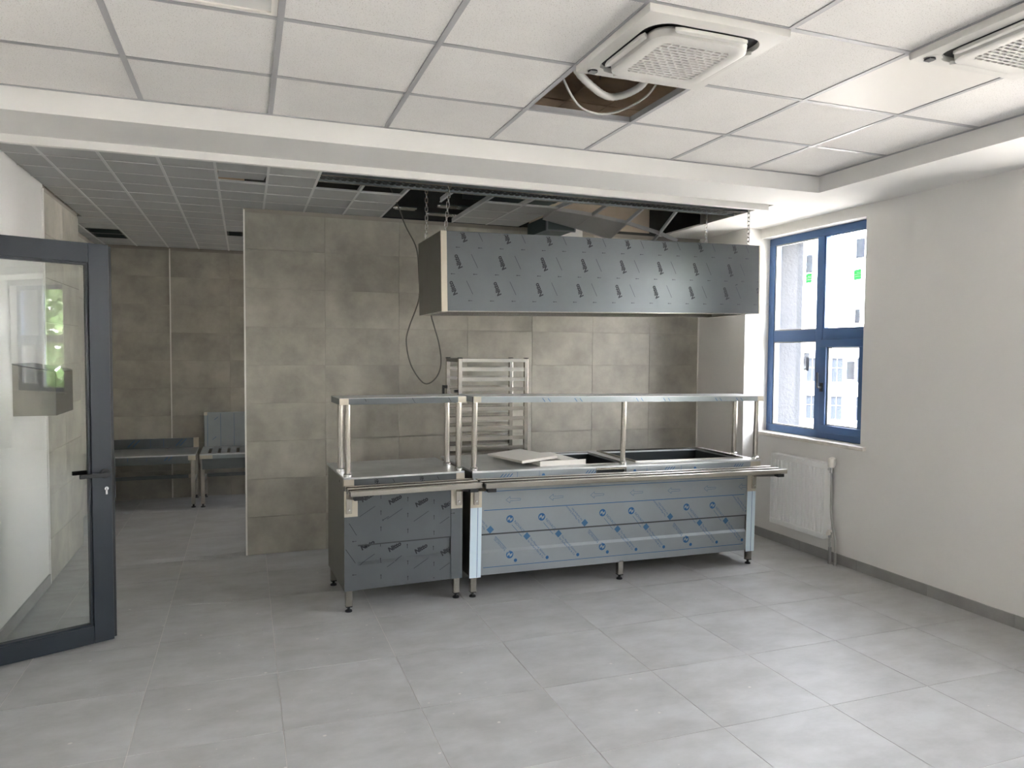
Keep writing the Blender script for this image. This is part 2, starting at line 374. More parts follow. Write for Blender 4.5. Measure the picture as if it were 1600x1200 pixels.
def window(n, ya, yb, detail):
    w = struct('window_%d' % n, (XF, (ya+yb)/2, WZ0))
    y0, y1, z0, z1 = ya+.004, yb-.062, WZ0+.001, WZ1-.001; T = .062; ym = 4.765-4.21+ya; zt0, zt1 = 1.735, 1.832
    x0, x1 = XF, XF+.07
    obj('frame', MB().box(x0, y0, z0, x1, y1, z0+T).box(x0, y0, z1-T, x1, y1, z1).box(x0, y0, z0+T, x1, y0+.075, z1-T).box(x0, y1-T-.01, z0+T, x1, y1, z1-T), WFRAME, w, bevel=.004)
    obj('mullion', MB().box(x0-.002, ym-.036, z0+T, x1-.002, ym+.036, z1-T), WFRAME, w, bevel=.004)
    obj('transom', MB().box(x0+.001, y0+.075, zt0, x1-.003, ym-.036, zt1).box(x0+.001, ym+.036, zt0, x1-.003, y1-T-.01, zt1), WFRAME, w, bevel=.004)
    # opening sash, near lower light
    sa, sb, sz0, sz1 = y0+.06, ym-.03, z0+T-.012, zt0+.014; q = .062; xs = x0-.014
    sash = obj('sash', MB().box(xs, sa, sz0, x0+.05, sb, sz0+q).box(xs, sa, sz1-q, x0+.05, sb, sz1).box(xs, sa, sz0+q, x0+.05, sa+q, sz1-q).box(xs, sb-q, sz0+q, x0+.05, sb, sz1-q), WFRAME, w, bevel=.004)
    hy = sb-.03; hz = 1.36
    obj('window_handle', MB().box(xs-.012, hy-.013, hz-.035, xs, hy+.013, hz+.035).tube(curve([(xs-.012, hy, hz), (xs-.042, hy, hz), (xs-.05, hy-.004, hz+.03), (xs-.05, hy, hz+.12)]), .008, 8), ANTH, sash, smooth=True)
    lights = [(y0+.075, ym-.036, zt1, z1-T), (ym+.036, y1-T-.01, zt1, z1-T), (ym+.036, y1-T-.01, z0+T, zt0), (sa+q, sb-q, sz0+q, sz1-q)]
    xp = x0+.03; panes = []
    for k, (a, b, c, d) in enumerate(lights):
        obj('glazing_bead', MB().box(xp-.022, a, c, xp+.012, a+.012, d).box(xp-.022, b-.012, c, xp+.012, b, d).box(xp-.022, a+.012, c, xp+.012, b-.012, c+.01).box(xp-.022, a+.012, d-.01, xp+.012, b-.012, d), PLASTG if k else WFRAME, w)
        panes.append(obj('pane', MB().box(xp, a+.006, c+.006, xp+.006, b-.006, d-.006), GLASSW, w))
    if detail:
        def stick(k, ya_, yb_, za, zb, mt, tilt=0.):
            cy0, cz0 = (ya_+yb_)/2, (za+zb)/2; hw, hh = (yb_-ya_)/2, (zb-za)/2; pts = []
            for sy2, sz2 in ((-1,-1),(1,-1),(1,1),(-1,1)):
                pts.append((cy0+sy2*hw*math.cos(tilt)-sz2*hh*math.sin(tilt), cz0+sy2*hw*math.sin(tilt)+sz2*hh*math.cos(tilt)))
            return obj('glass_sticker', MB().prism(pts, 'x', xp-.0012, xp-.0002), mt, panes[k])
        stick(0, 4.345, 4.43, 2.37, 2.52, STICK); g1 = stick(0, 4.37, 4.445, 2.205, 2.285, STICKG, -.05)
        stick(1, 4.89, 4.965, 2.31, 2.46, STICK); g2 = stick(1, 4.895, 4.965, 2.225, 2.305, STICKG)
        stick(2, 4.90, 4.97, 1.49, 1.64, STICK, .06); stick(3, 4.41, 4.495, 1.43, 1.575, STICK, -.02)
        stick(0, 4.375, 4.425, 1.87, 1.98, STICKG).data.materials[0] = STICK
        for g, yy, zz in ((panes[0], 4.375, 2.245), (panes[1], 4.9, 2.265)):
            obj('sticker_print', MB().box(xp-.0018, yy, zz-.016, xp-.0013, yy+.055, zz-.010).box(xp-.0018, yy, zz, xp-.0013, yy+.06, zz+.005).box(xp-.0018, yy, zz+.012, xp-.0013, yy+.04, zz+.017), STICKW, g)
    sl = obj('window_sill', MB().box(XR-.035, ya-.055, WZ0-.03, XF+.075, yb-.06 if n == 1 else yb+.05, WZ0), MARBLE, w, bevel=.004)
    p = bpy.data.lights.new('portal', 'AREA'); p.shape = 'RECTANGLE'; p.size = z1-z0; p.size_y = y1-y0; p.cycles.is_portal = True
    po = bpy.data.objects.new('window_portal', p); COL.objects.link(po); po.location = (XF+.1, (y0+y1)/2, (z0+z1)/2); po.rotation_euler = (0, math.radians(90), 0)
    po['kind'] = 'structure'
for n, (a, b) in enumerate(WIN): window(n+1, a, b, n == 0)
# sills do not run through the column; niche left of the frame is closed by the column face
# ------------------------------------------------------------------ column, partition, kitchen walls
wc = obj('wall_column', MB().box(4.17, 5.388, 0, XF+.09, 6.3, ZSLAB), WHITE, kind='structure')
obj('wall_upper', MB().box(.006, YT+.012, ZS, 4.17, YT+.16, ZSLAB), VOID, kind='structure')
wp = obj('wall_partition', MB().box(.006, YT+.010, 0, 4.17, YT+.16, ZS), [WGROUT], kind='structure')
obj('upper_plaster', MB().box(2.38, YT+.004, ZK+.03, 3.6, YT+.0118, ZSLAB), PLENUM, wp)
wus = [.006] + [.612+.6015*i for i in range(6)] + [4.17]
wvs = [0.] + [.302*i+.0 for i in range(1, 10)]
wvs[-1] = 2.70
tile_field('wall_tile', wp, WTILE, 'y', YT, wus, wvs, (.006, 4.165, 0, 2.70), .0022, .0095, .0008, 1)
obj('corner_trim', MB().box(-.006, YT-.004, 0, .006, YT+.16, ZK-.01), TRIMW, wp)
obj('edge_trim', MB().box(4.155, YT-.006, 0, 4.168, YT+.002, ZK-.01), TRIMW, wp)
# left wall : opening for the door y 3.25..4.25, white to 5.78, tiled to 6.9
wl = struct('wall_left')
obj('plaster', MB().box(XL-.3, 4.34, 0, XL, 5.78, ZSLAB).box(XL-.3, YR-.3, 0, XL, 3.1, ZSLAB).box(XL-.3, 3.1, 2.25, XL, 4.34, ZSLAB), WHITE, wl)
obj('corner_bead', MB().box(XL-.01, 5.752, 0, XL+.008, 5.78, ZK-.02), PLASTER, wl)
obj('tile_backing', MB().box(XL-.3, 5.78, 0, XL-.010, 6.9, ZSLAB).box(XL-.5, 6.9, 0, -1.49, YB+.3, ZSLAB), WGROUT, wl)
tile_field('wall_tile', wl, WTILE, 'x', XL, [5.782, 6.34, 6.9], wvs, (5.782, 6.9, 0, 2.71), .0022, .0095, .0008, 1)
tile_field('wall_tile', wl, WTILE, 'x', -1.48, [6.9, 7.5, 8.1, 8.75], wvs, (6.9, YB, 0, 2.71), .0022, .0095, .0008, 1)
obj('return_plaster', MB().box(-1.49, 6.9, 0, XL-.011, 6.91, ZK), WHITE, wl)
wb = obj('wall_back', MB().box(XL-.5, YB+.010, 0, XO, YB+.3, ZSLAB), WGROUT, kind='structure')
tile_field('wall_tile', wb, WTILE, 'y', YB, [-1.48, -1.36, -.76, -.16, .44], wvs, (-1.48, .3, 0, 2.71), .0022, .0095, .0008, 1)
obj('tile_trim', MB().box(-.766, YB-.006, 0, -.754, YB+.002, ZK-.01), TRIMW, wb)
# rear wall (behind the viewer) with two windows
obj('wall_rear', MB().box(XL-.3, YR-.3, 0, XO, YR, ZSLAB), WHITE, kind='structure')
# corridor behind the door opening
obj('wall_corridor', MB().box(XL-1.6, 2.6, 0, XL-1.5, 4.9, ZS).box(XL-1.5, 2.6, 0, XL-.3, 2.7, ZS).box(XL-1.5, 4.8, 0, XL-.3, 4.9, ZS).box(XL-1.6, 2.6, ZS, XL-.3, 4.9, ZS+.1).box(XL-1.6, 2.6, -.1, XL-.4, 4.9, 0), WHITE, kind='structure')
# skirtings
def skirting(name, x, y0, y1, sgn):
    s_ = struct(name, (x, y0, 0)); y = y0
    while y < y1-.02:
        e = min(y+.6, y1); obj('skirting_tile', MB().box(x, y+.001, .0005, x+sgn*.012, e-.001, .078), SKIRT, s_, bevel=.0015); y = e
skirting('baseboard_right', XR, -1.2, 5.386, -1)
skirting('baseboard_left', XL, 4.345, 5.75, 1)
# ------------------------------------------------------------------ dining-room ceiling
obj('trim_1', MB().box(XL, 4.038, ZS, XR, 4.49, ZS+.014).box(XL, 4.038, ZS+.014, 3.71, 4.052, ZC+.03), PLASTER, kind='structure')                    # front bulkhead
obj('trim_2', MB().box(3.71, YR, ZS, XR, 4.038, ZS+.014).box(3.71, YR, ZS+.014, 3.724, 4.038, ZC+.03).box(3.71, 4.49, ZS, XR, YT+.004, 2.75), PLASTER, kind='structure')          # right bulkhead
obj('trim_3', MB().box(XL, 4.485, 2.692, 3.66, 4.52, ZS), PLASTER, kind='structure')                      # lip
obj('trim_4', MB().box(XL, YR, ZS, CX-.6-.003, 4.038, ZC+.03), PLASTER, kind='structure')                  # left bulkhead
grid = struct('ceiling_grid', (0, 0, ZC)); grid['kind'] = 'structure'
gx = [CX+.6*i for i in range(-1, 7)] + [3.71]; gyv = [CY-.6*j for j in range(7, 0, -1)] + [4.038]
HOLE = {(4, 5), (4, 4), (6, 3)}       # (i+1, index from far) open cell and the two air conditioners
PLAIN = {(6, 4)}; LED = {(1, 4)}
cells = [(i, j) for i in range(len(gx)-1) for j in range(len(gyv)-1)]
cache = {}
for i, j in cells:
    if (i, j) in HOLE or (i, j) in LED: continue
    w, h = round(gx[i+1]-gx[i]-.022, 4), round(gyv[j+1]-gyv[j]-.022, 4); mt = PLAINT if (i, j) in PLAIN else CTILE
    if w < .02 or h < .02: continue
    k = (w, h, mt.name)
    if k not in cache:
        o = obj('ceiling_tile', MB().cbox(-w/2, -h/2, 0, w/2, h/2, .016, .002, '-z'), mt, grid, local=True); cache[k] = o.data
    else: o = shared('ceiling_tile', cache[k], grid, (0, 0, 0))
    o.location = ((gx[i]+gx[i+1])/2, (gyv[j]+gyv[j+1])/2, .003)
    if (i, j) in PLAIN: o['label'] = 'smooth metal ceiling tile'
mb = MB()
for i in range(len(gx)-1):
    for j in range(6): mb.box(gx[i]+.011, YR+.02+.6*j-.2, ZC+.003, gx[i+1]-.011, YR+.02+.6*j+.38, ZC+.019)
obj('rear_ceiling_tiles', mb, CTILE, grid, kind='stuff')
for x in gx[:-1]:
    obj('main_runner', MB().box(x-.012, YR, ZC, x+.012, 4.038, ZC+.0025).box(x-.002, YR, ZC+.0025, x+.002, 4.038, ZC+.036), TBAR, grid)
for y in gyv[:-1]:
    for i in range(len(gx)-1):
        obj('cross_bar', MB().box(gx[i]+.012, y-.012, ZC+.0003, gx[i+1]-.012, y+.012, ZC+.0025).box(gx[i]+.012, y-.002, ZC+.0025, gx[i+1]-.012, y+.002, ZC+.03), TBAR, grid)
obj('wall_angle', MB().box(gx[0], 4.020, ZC-.0006, 3.71, 4.0375, ZC+.002).box(3.69, YR, ZC-.0006, 3.7095, 4.02, ZC+.002), TBAR, grid)
# recessed LED panel
lp = thing('ceiling_light', 'square white LED panel light, switched off, recessed in the ceiling grid', 'light', ((gx[1]+gx[2])/2, (gyv[4]+gyv[5])/2, ZC))
a0, a1, b0, b1 = gx[1]+.013, gx[2]-.013, gyv[4]+.013, gyv[5]-.013
obj('frame', MB().box(a0, b0, ZC+.0026, a1, b0+.022, ZC+.016).box(a0, b1-.022, ZC+.0026, a1, b1, ZC+.016).box(a0, b0+.022, ZC+.0026, a0+.022, b1-.022, ZC+.016).box(a1-.022, b0+.022, ZC+.0026, a1, b1-.022, ZC+.016), PLAST, lp)
obj('diffuser', MB().box(a0+.022, b0+.022, ZC+.008, a1-.022, b1-.022, ZC+.016), LEDP, lp)
# ceiling cassette air conditioners
def rrect(hx, hy, r, n=7):
    out = []
    for k, (sx, sy) in enumerate(((1, 1), (-1, 1), (-1, -1), (1, -1))):
        for i in range(n+1):
            a = math.pi/2*(k+i/n); out.append((sx*(hx-r)+r*math.cos(a), sy*(hy-r)+r*math.sin(a)))
    return out
def cassette(cx, cy, label, first=None):
    t = thing('air_conditioner', label, 'air conditioner', (cx, cy, ZC), group='ceiling cassette air conditioners')
    zb = -.028; h = .302; n = 8
    # flat casing frame with rounded opening
    outer = []; inner = rrect(.25, .25, .09, n)
    for (x, y) in inner:
        k = h/max(abs(x), abs(y)); outer.append((x*k, y*k))
    # make outer corners exact
    outer = [(math.copysign(h, x) if abs(abs(x)-h) < .09 and abs(abs(y)-h) < .09 and abs(abs(x)-abs(y)) < .02 else x, math.copysign(h, y) if abs(abs(x)-h) < .09 and abs(abs(y)-h) < .09 and abs(abs(x)-abs(y)) < .02 else y) for x, y in outer]
    N = len(inner); vs = [(x, y, 0-.0006) for x, y in outer]+[(x, y, zb+.006) for x, y in outer]+[(x*.992, y*.992, zb) for x, y in outer]+[(x, y, zb-.004) for x, y in inner]+[(x*.985, y*.985, zb+.02) for x, y in inner]
    fs = [(a*N+i, a*N+(i+1)%N, (a+1)*N+(i+1)%N, (a+1)*N+i) for a in range(4) for i in range(N)]
    obj('casing', MB().add(vs, fs), ACW, t, local=True, smooth=True)
    obj('air_channel', MB().prism([(x*.995, y*.995) for x, y in inner], 'z', zb+.016, zb+.02), BLACK, t, local=True)
    # front grille cover with slots
    cov = rrect(.212, .212, .07, n); g = rrect(.152, .152, .035, n); N2 = len(cov); zc = zb-.030
    vs = [(x*.96, y*.96, zb+.01) for x, y in cov]+[(x, y, zb-.002) for x, y in cov]+[(x*.985, y*.985, zc+.003) for x, y in cov]+[(x*.95, y*.95, zc) for x, y in cov]+[(x*1.08, y*1.08, zc) for x, y in g]+[(x*1.03, y*1.03, zc+.0025) for x, y in g]+[(x, y, zc+.002) for x, y in g]+[(x, y, zc+.012) for x, y in g]
    fs = [(a*N2+i, a*N2+(i+1)%N2, (a+1)*N2+(i+1)%N2, (a+1)*N2+i) for a in range(7) for i in range(N2)]
    cv = obj('grille_cover', MB().add(vs, fs), ACW, t, local=True, smooth=True)
    obj('filter', MB().prism([(x*.998, y*.998) for x, y in g], 'z', zc+.011, zc+.013), FILT, cv, local=True)
    mb = MB(); R = 14; st = .302/R; hx = .151
    def half(y):   # half width of the rounded grille at height y
        e = abs(y)-(.152-.035); return .152 if e <= 0 else .152-.035+math.sqrt(max(0, .035**2-e*e))
    for k in range(R+1):
        y = -.151+st*k; w = half(min(abs(y), .149))
        mb.box(-w, y-st*.22, zc+.002, w, y+st*.22, zc+.008)
    for k in range(R):
        y = -.151+st*(k+.5); w = half(min(.149, abs(y)+st*.5)); x = -w+(.0 if k % 2 else .019)
        while x < w:
            mb.box(max(-w, x-.004), y-st*.3, zc+.0022, min(w, x+.004), y+st*.3, zc+.008); x += .038
    obj('grille_slots', mb, ACW, cv, local=True, kind='stuff')
    for a in range(4):
        c_, s_ = round(math.cos(a*math.pi/2)), round(math.sin(a*math.pi/2))
        prof = [(-.150, .226), (-.14, .219), (.14, .219), (.150, .226), (.160, .238), (.13, .245), (-.13, .245), (-.160, .238)]
        poly = [(x*c_-y*s_, x*s_+y*c_) for x, y in prof]
        obj('louvre', MB().prism(poly, 'z', zb-.006, zb-.021), ACW, t, local=True, bevel=.003)
    sn = obj('corner_cap', MB().prism([(-.24+.036*math.cos(i*.5236), .245+.036*math.sin(i*.5236)) for i in range(12)], 'z', zb-.004, zb+.004), ACW, t, local=True)
    for sx, sy in ((-1, 1),):
        obj('sensor', MB().cyl((sx*.248, sy*.252, zb+.0), (sx*.248, sy*.252, zb-.009), .021, 20), BLACK, t, local=True, smooth=True)
        mb2 = MB()
        for q in range(6): mb2.box(sx*.248-.016, sy*.252-.0155+q*.006, zb-.011, sx*.248+.016, sy*.252-.0135+q*.006, zb-.008)
        obj('sensor_grid', mb2, PLASTG, t, local=True, kind='stuff')
    return t
cassette((gx[4]+gx[5])/2, (gyv[4]+gyv[5])/2, 'white ceiling cassette air conditioner beside the open ceiling cell with hanging hoses')
cassette((gx[6]+gx[7])/2, (gyv[3]+gyv[4])/2, 'white ceiling cassette air conditioner cut off by the right edge, beside the smooth tile')
for ob in [o for o in bpy.data.objects if o.name.startswith('air_conditioner')]:
    obj('unit_body', MB().box(-.27, -.27, .002, .27, .27, .16), GALV, ob, local=True)
# hoses in the open cell
hose = obj('drain_hose', MB().tube(curve([(1.33, 2.92, 3.15), (1.335, 2.925, 2.98), (1.37, 2.965, 2.875), (1.515, 3.06, 2.832), (1.616, 3.10, 2.822), (1.69, 3.04, 2.835), (1.735, 2.98, 2.88), (1.75, 2.93, 3.0), (1.75, 2.92, 3.15)], 10), [.016+.0016*(i % 2) for i in range(81)], 10), CABLEW, smooth=True)
tag(hose, 'thick grey corrugated hose sagging inside the open ceiling cell', 'hose')
wirec = obj('ceiling_cable', MB().tube(curve([(1.29, 2.95, 3.1), (1.29, 2.96, 2.93), (1.36, 3.07, 2.86), (1.53, 3.23, 2.80), (1.72, 3.28, 2.815), (1.84, 3.12, 2.88), (1.86, 2.95, 3.05)], 10), .0055, 8), CABLEW, smooth=True)
tag(wirec, 'thin white cable looping below the open ceiling cell', 'cable')
for k, (x, y) in enumerate(((1.42, 3.33), (1.62, 3.22), (1.5, 3.1))):
    w_ = obj('hanger_rod', MB().cyl((x, y, ZC+.1), (x, y, ZSLAB), .003, 6), BLACK, slab)
# ------------------------------------------------------------------ kitchen ceiling (0.305 m metal tiles)
kg = struct('ceiling_kitchen_grid', (0, 0, ZK)); P = .305; KX = [-1.076+P*i for i in range(-2, 16)]; KY = [4.884+P*i for i in range(-2, 14)]
def ktile(x0, x1, y0, y1, dz=.003, rot=(0, 0, 0), label=None):
    w, h = round(x1-x0-.006, 4), round(y1-y0-.006, 4); k = ('k', w, h)
    if w < .03 or h < .03: return
    if k not in cache:
        o = obj('metal_tile', MB().cbox(-w/2, -h/2, 0, w/2, h/2, .012, .004, '-z'), KTILE, kg, local=True); cache[k] = o.data
    else: o = shared('metal_tile', cache[k], kg, (0, 0, 0))
    o.location = ((x0+x1)/2, (y0+y1)/2, dz); o.rotation_euler = rot
    if label: o['label'] = label
VENT = {(-1.381, 7.629), (-1.381, 7.934), (-.161, 7.324)}
def near(a, b): return abs(a-b) < .02
for i in range(len(KX)-1):
    for j in range(len(KY)-1):
        x0, x1, y0, y1 = KX[i], KX[i+1], KY[j], KY[j+1]; xc, yc = (x0+x1)/2, (y0+y1)/2
        lim = XL if yc < 6.9 else -1.48
        x0, y0, y1 = max(x0, lim), max(y0, 4.52), min(y1, YB)
        if x1-x0 < .03: continue
        if yc < YT and xc < .449: pass
        elif yc > YT and xc < .144: x1 = min(x1, .0 if yc > YT else x1)
        elif 5.04 < yc < YT and (.449 < xc < 1.059 or 1.669 < xc < 2.279): y1 = min(y1, YT)
        else: continue
        if y0 > YT-.15 and y0 < YT and xc > 0: y1 = YT
        if any(near(KX[i], a) and near(KY[j], b) for a, b in VENT): continue
        if xc > .449 and yc < 5.2:
            ktile(x0, x1, max(y0, 5.06), y1, .012, (.10, 0, 0)); continue
        if near(KX[i], -.161) and near(KY[j], 4.884):
            ktile(x0+.004, x1-.004, y0+.035, y1+.0, .022, (.03, -.02, .07), 'metal tile lying askew over a dark gap'); continue
        ktile(x0, x1, y0, y1)
def kbar(x, y0, y1): obj('main_runner', MB().box(x-.008, y0, ZK-.0005, x+.008, y1, ZK+.002).box(x-.0015, y0, ZK+.002, x+.0015, y1, ZK+.035), TBAR2, kg)
for x in KX:
    if x < XL: 
        if x > -1.45: kbar(x, 6.91, YB)
    elif x < .1: kbar(x, 4.52, YB)
    elif x < .46: kbar(x, 4.52, YT)
    elif x < 1.1 or 1.6 < x < 2.2: kbar(x, 4.95, YT)
    elif x < 2.29: kbar(x, 4.95, 5.3)
for y in KY:
    if y < 4.53 or y > YB: continue
    obj('cross_bar', MB().box(XL if y < 6.9 else -1.48, y-.004, ZK+.0, .449 if y < YT else -.006, y+.004, ZK+.0025), TBAR2, kg)
    if 5.1 < y < YT:
        obj('cross_bar', MB().box(.449, y-.004, ZK, 1.059, y+.004, ZK+.0025), TBAR2, kg)
        obj('cross_bar', MB().box(1.669, y-.004, ZK, 2.279, y+.004, ZK+.0025), TBAR2, kg)
for x0, x1 in ((.47, .735), (.775, 1.04), (1.69, 1.95), (1.99, 2.255)):
    obj('spring_clip_bar', MB().box(x0, 5.045, ZK+.02, x1, 5.058, ZK+.03), CHROME, kg)
obj('edge_runner', MB().box(1.059, YT-.012, ZK-.001, 2.3, YT-.001, ZK+.01), BLACK, kg)
def grille(x0, x1, y0, y1, label):
    g = thing('air_grille', label, 'vent', ((x0+x1)/2, (y0+y1)/2, ZK))
    obj('frame', MB().box(x0, y0, ZK+.003, x1, y0+.016, ZK+.015).box(x0, y1-.016, ZK+.003, x1, y1, ZK+.015).box(x0, y0+.016, ZK+.003, x0+.016, y1-.016, ZK+.015).box(x1-.016, y0+.016, ZK+.003, x1, y1-.016, ZK+.015), BLACK, g)
    obj('backing', MB().box(x0, y0, ZK+.05, x1, y1, ZK+.055), BLACK, g)
    n = int((y1-y0)/.075)
    for k in range(n):
        y = y0+.03+k*(y1-y0-.06)/max(1, n-1)
        obj('slat', MB().add([(x0+.016, y-.006, ZK+.004), (x1-.016, y-.006, ZK+.004), (x1-.016, y+.018, ZK+.03), (x0+.016, y+.018, ZK+.03)], [(0, 1, 2, 3)]).add([(x0+.016, y-.004, ZK+.004), (x1-.016, y-.004, ZK+.004), (x1-.016, y+.02, ZK+.03), (x0+.016, y+.02, ZK+.03)], [(3, 2, 1, 0)]), DUCT, g)
grille(-1.372, -1.085, 7.635, 8.233, 'long black slatted air grille in the far left kitchen ceiling')
grille(-.152, -.012, 7.330, 7.623, 'small black air grille in the kitchen ceiling beside the partition corner')
# cable tray across the opening
ct = thing('cable_tray', 'long perforated metal cable tray across the open kitchen ceiling', 'cable tray', (.45, 4.86, ZK))
mb = MB().box(.455, 4.766, ZK, 3.69, 4.772, ZK+.05).box(.455, 4.938, ZK, 3.69, 4.944, ZK+.05)
obj('side_rail', mb, GALV, ct)
obj('lower_lip', MB().box(.455, 4.756, ZK-.002, 3.69, 4.772, ZK).box(.455, 4.938, ZK-.002, 3.69, 4.956, ZK), CHROME, ct)
mb = MB(); k = .47
while k < 3.66:
    mb.box(k, 4.772, ZK+.012, k+.026, 4.938, ZK+.015); k += .045
for y in (4.80, 4.853, 4.906): mb.box(.455, y-.008, ZK+.0125, 3.69, y+.008, ZK+.0155)
obj('perforated_bed', mb, BLACK, ct, kind='stuff')
for x in (.9, 1.9, 2.9): obj('hanger_rod', MB().cyl((x, 4.855, ZK+.0155), (x, 4.855, ZSLAB), .004, 6), GALV, ct)
# sagging corner of the metal ceiling
sg = thing('sagging_ceiling_grid', 'broken section of ceiling grid sagging with loose panels above the steel hood', 'ceiling grid', (2.7, 4.95, ZK))
H = [Vector((2.275, 4.966, 2.731)), Vector((2.575, 4.966, 2.731)), Vector((2.88, 4.966, 2.728)), Vector((3.18, 4.966, 2.731))]
Cc = [Vector((2.27, 5.264, 2.728)), Vector((2.575, 5.233, 2.698)), Vector((2.88, 5.233, 2.658)), Vector((3.18, 5.219, 2.59))]
Bk = [Vector((2.27, 5.497, 2.698)), Vector((2.575, 5.553, 2.657)), Vector((2.88, 5.521, 2.579)), Vector((3.18, 5.293, 2.554))]
def flatbar(a, b, w=.016, t=.03):
    d = (b-a).normalized(); s_ = d.cross(Vector((0, 0, 1))).normalized(); n_ = s_.cross(d)
    mb = MB()
    for ww, t0, t1 in ((w/2, 0, .002), (.0015, .002, t)):
        vs = []
        for p in (a, b):
            for q, r in ((-ww, t0), (ww, t0), (ww, t1), (-ww, t1)): vs.append(p+s_*q+n_*r)
        mb.add(vs, [(0, 1, 2, 3), (7, 6, 5, 4), (0, 4, 5, 1), (1, 5, 6, 2), (2, 6, 7, 3), (3, 7, 4, 0)])
    return mb
for k in range(4):
    obj('runner_bar', flatbar(H[k], Cc[k]), TBAR, sg); obj('runner_bar', flatbar(Cc[k], Bk[k] if k < 3 else Bk[k]+(Bk[k]-Cc[k])*.6), TBAR, sg)
for a, b in ((Cc[0], Cc[1]), (Cc[1], Cc[2]), (Cc[2], Cc[3]), (Cc[3], Vector((3.3, 5.155, 2.526)))): obj('cross_bar', flatbar(a, b, .022), TBAR, sg)
obj('cross_bar', flatbar(Bk[0], Bk[1]), TBAR, sg); obj('cross_bar', flatbar(Bk[1], Bk[2]), TBAR, sg)
for k in range(2):
    q = [Cc[k], Cc[k+1], Bk[k+1], Bk[k]]; c0 = sum(q, Vector())/4; q = [p+(c0-p)*.03+Vector((0, 0, .004)) for p in q]; u_ = Vector((0, 0, .012))
    obj('metal_tile', MB().add(q+[p+u_ for p in q], [(0, 1, 2, 3), (7, 6, 5, 4), (0, 4, 5, 1), (1, 5, 6, 2), (2, 6, 7, 3), (3, 7, 4, 0)]), KTILE, sg)
# duct end, lamps and rods in the void
dk = thing('ventilation_duct', 'dark sheet metal duct end hanging by the tiled wall above the hood', 'duct', (2.5, 5.9, 2.65))
obj('duct_body', MB().box(2.36, 5.62, 2.645, 2.60, 6.08, 2.76), DUCT, dk)
obj('flange', MB().box(2.345, 5.61, 2.636, 2.61, 5.63, 2.646).box(2.345, 5.61, 2.75, 2.61, 5.63, 2.77).box(2.345, 5.61, 2.646, 2.36, 5.63, 2.75).box(2.60, 5.61, 2.646, 2.612, 5.63, 2.75), GALV, dk)
obj('white_liner', MB().box(2.62, 6.0, 2.62, 2.86, 6.08, 2.74), PLASTER, dk)
dk2 = obj('supply_duct', MB().box(1.75, 5.2, 2.93, 2.55, 6.05, 3.22).box(2.52, 4.7, 2.95, 2.60, 6.05, 3.2).box(1.10, 5.3, 3.0, 1.70, 6.05, 3.25), DUCT)
tag(dk2, 'dark rectangular duct run inside the open kitchen ceiling void', 'duct')
def urod(x0, x1, y, z, label, w=.06):
    t = obj('steel_bracket', MB().tube(curve([(x1, y, z), (x0+.04, y, z), (x0, y+w/2, z), (x0+.04, y+w, z), (x1, y+w, z)], 6), .011, 8), CHROME, smooth=True); tag(t, label, 'bracket', 'bright steel brackets in the ceiling void')
urod(1.47, 1.78, 5.75, 2.80, 'bent bright steel rod in the ceiling void, upper of the two by the chains')
urod(1.43, 1.74, 5.98, 2.775, 'bent bright steel rod in the ceiling void, lower of the two by the chains', .05)
urod(1.14, 1.32, 5.90, 2.79, 'short steel rod in the ceiling void behind the hanging cable', .06)
# ------------------------------------------------------------------ extractor hood on chains
HL, HD, HH = 2.552, .66, .53; HT = math.atan(.045/HL)
hood = thing('extractor_hood', 'long stainless steel extractor hood in grey printed film hanging on chains', 'hood', (1.222, 4.70, 1.893), (0, -HT, 0))
t = .012
obj('front_sheet', MB().box(.04, 0, .004, HL-.012, t, HH), FILMG, hood, local=True, bevel=.002)
obj('edge_strip', MB().box(0, -.001, 0, .0398, t, HH).box(HL-.0118, -.001, 0, HL, t, HH), BAREB, hood, local=True, label='bare steel corner strip')
obj('left_sheet', MB().box(0, t, 0, t, HD, HH), STEELD, hood, local=True)
obj('right_sheet', MB().box(HL-t, t, 0, HL, HD, HH), STEELD, hood, local=True)
obj('back_sheet', MB().box(t, HD-t, 0, HL-t, HD, HH), STEELD, hood, local=True)
obj('top_sheet', MB().box(t, t, HH-.02, HL-t, HD-t, HH-.008), STEELD, hood, local=True)
obj('grease_gutter', MB().box(t, t, 0, HL-t, .05, .004).box(t, .046, .004, HL-t, .05, .03).box(t, HD-.05, 0, HL-t, HD-t, .004).box(t, HD-.05, .004, HL-t, HD-.046, .03).box(t, .05, 0, .05, HD-.05, .004).box(HL-.05, .05, 0, HL-t, HD-.05, .004), STEEL, hood, local=True)
for k in range(5):
    a = .06+k*.487; f = obj('grease_filter', MB().box(a, .07, .16, a+.475, HD-.07, .19), STEELD, hood, local=True)
pr = Print(lambda v: -.0006, (.045, HL-.016, .006, HH-.004)); pg = Print(lambda v: -.0006, (.045, HL-.016, .006, HH-.004))
for r_ in range(-1, 4):
    for c_ in range(-1, 9):
        u, v = .183+.308*c_-.0365*(r_-1)*1.0, .482-.176*(r_-1)-.002*c_*0
        pr.text('Nitto', .043, u, v-.014, math.radians(114), .0022)
        pg.line(u+.062, v+.075, .10, math.radians(-64), .0036)
        pr.arrow(u-.075, v-.058, .022, 0, .003, .005); pr.arrow(u+.08, v-.058, .022, 0, .003, .005)
pobj('film_print', pr, INKK, hood, local=True); pobj('film_line', pg, INKG, hood, local=True)
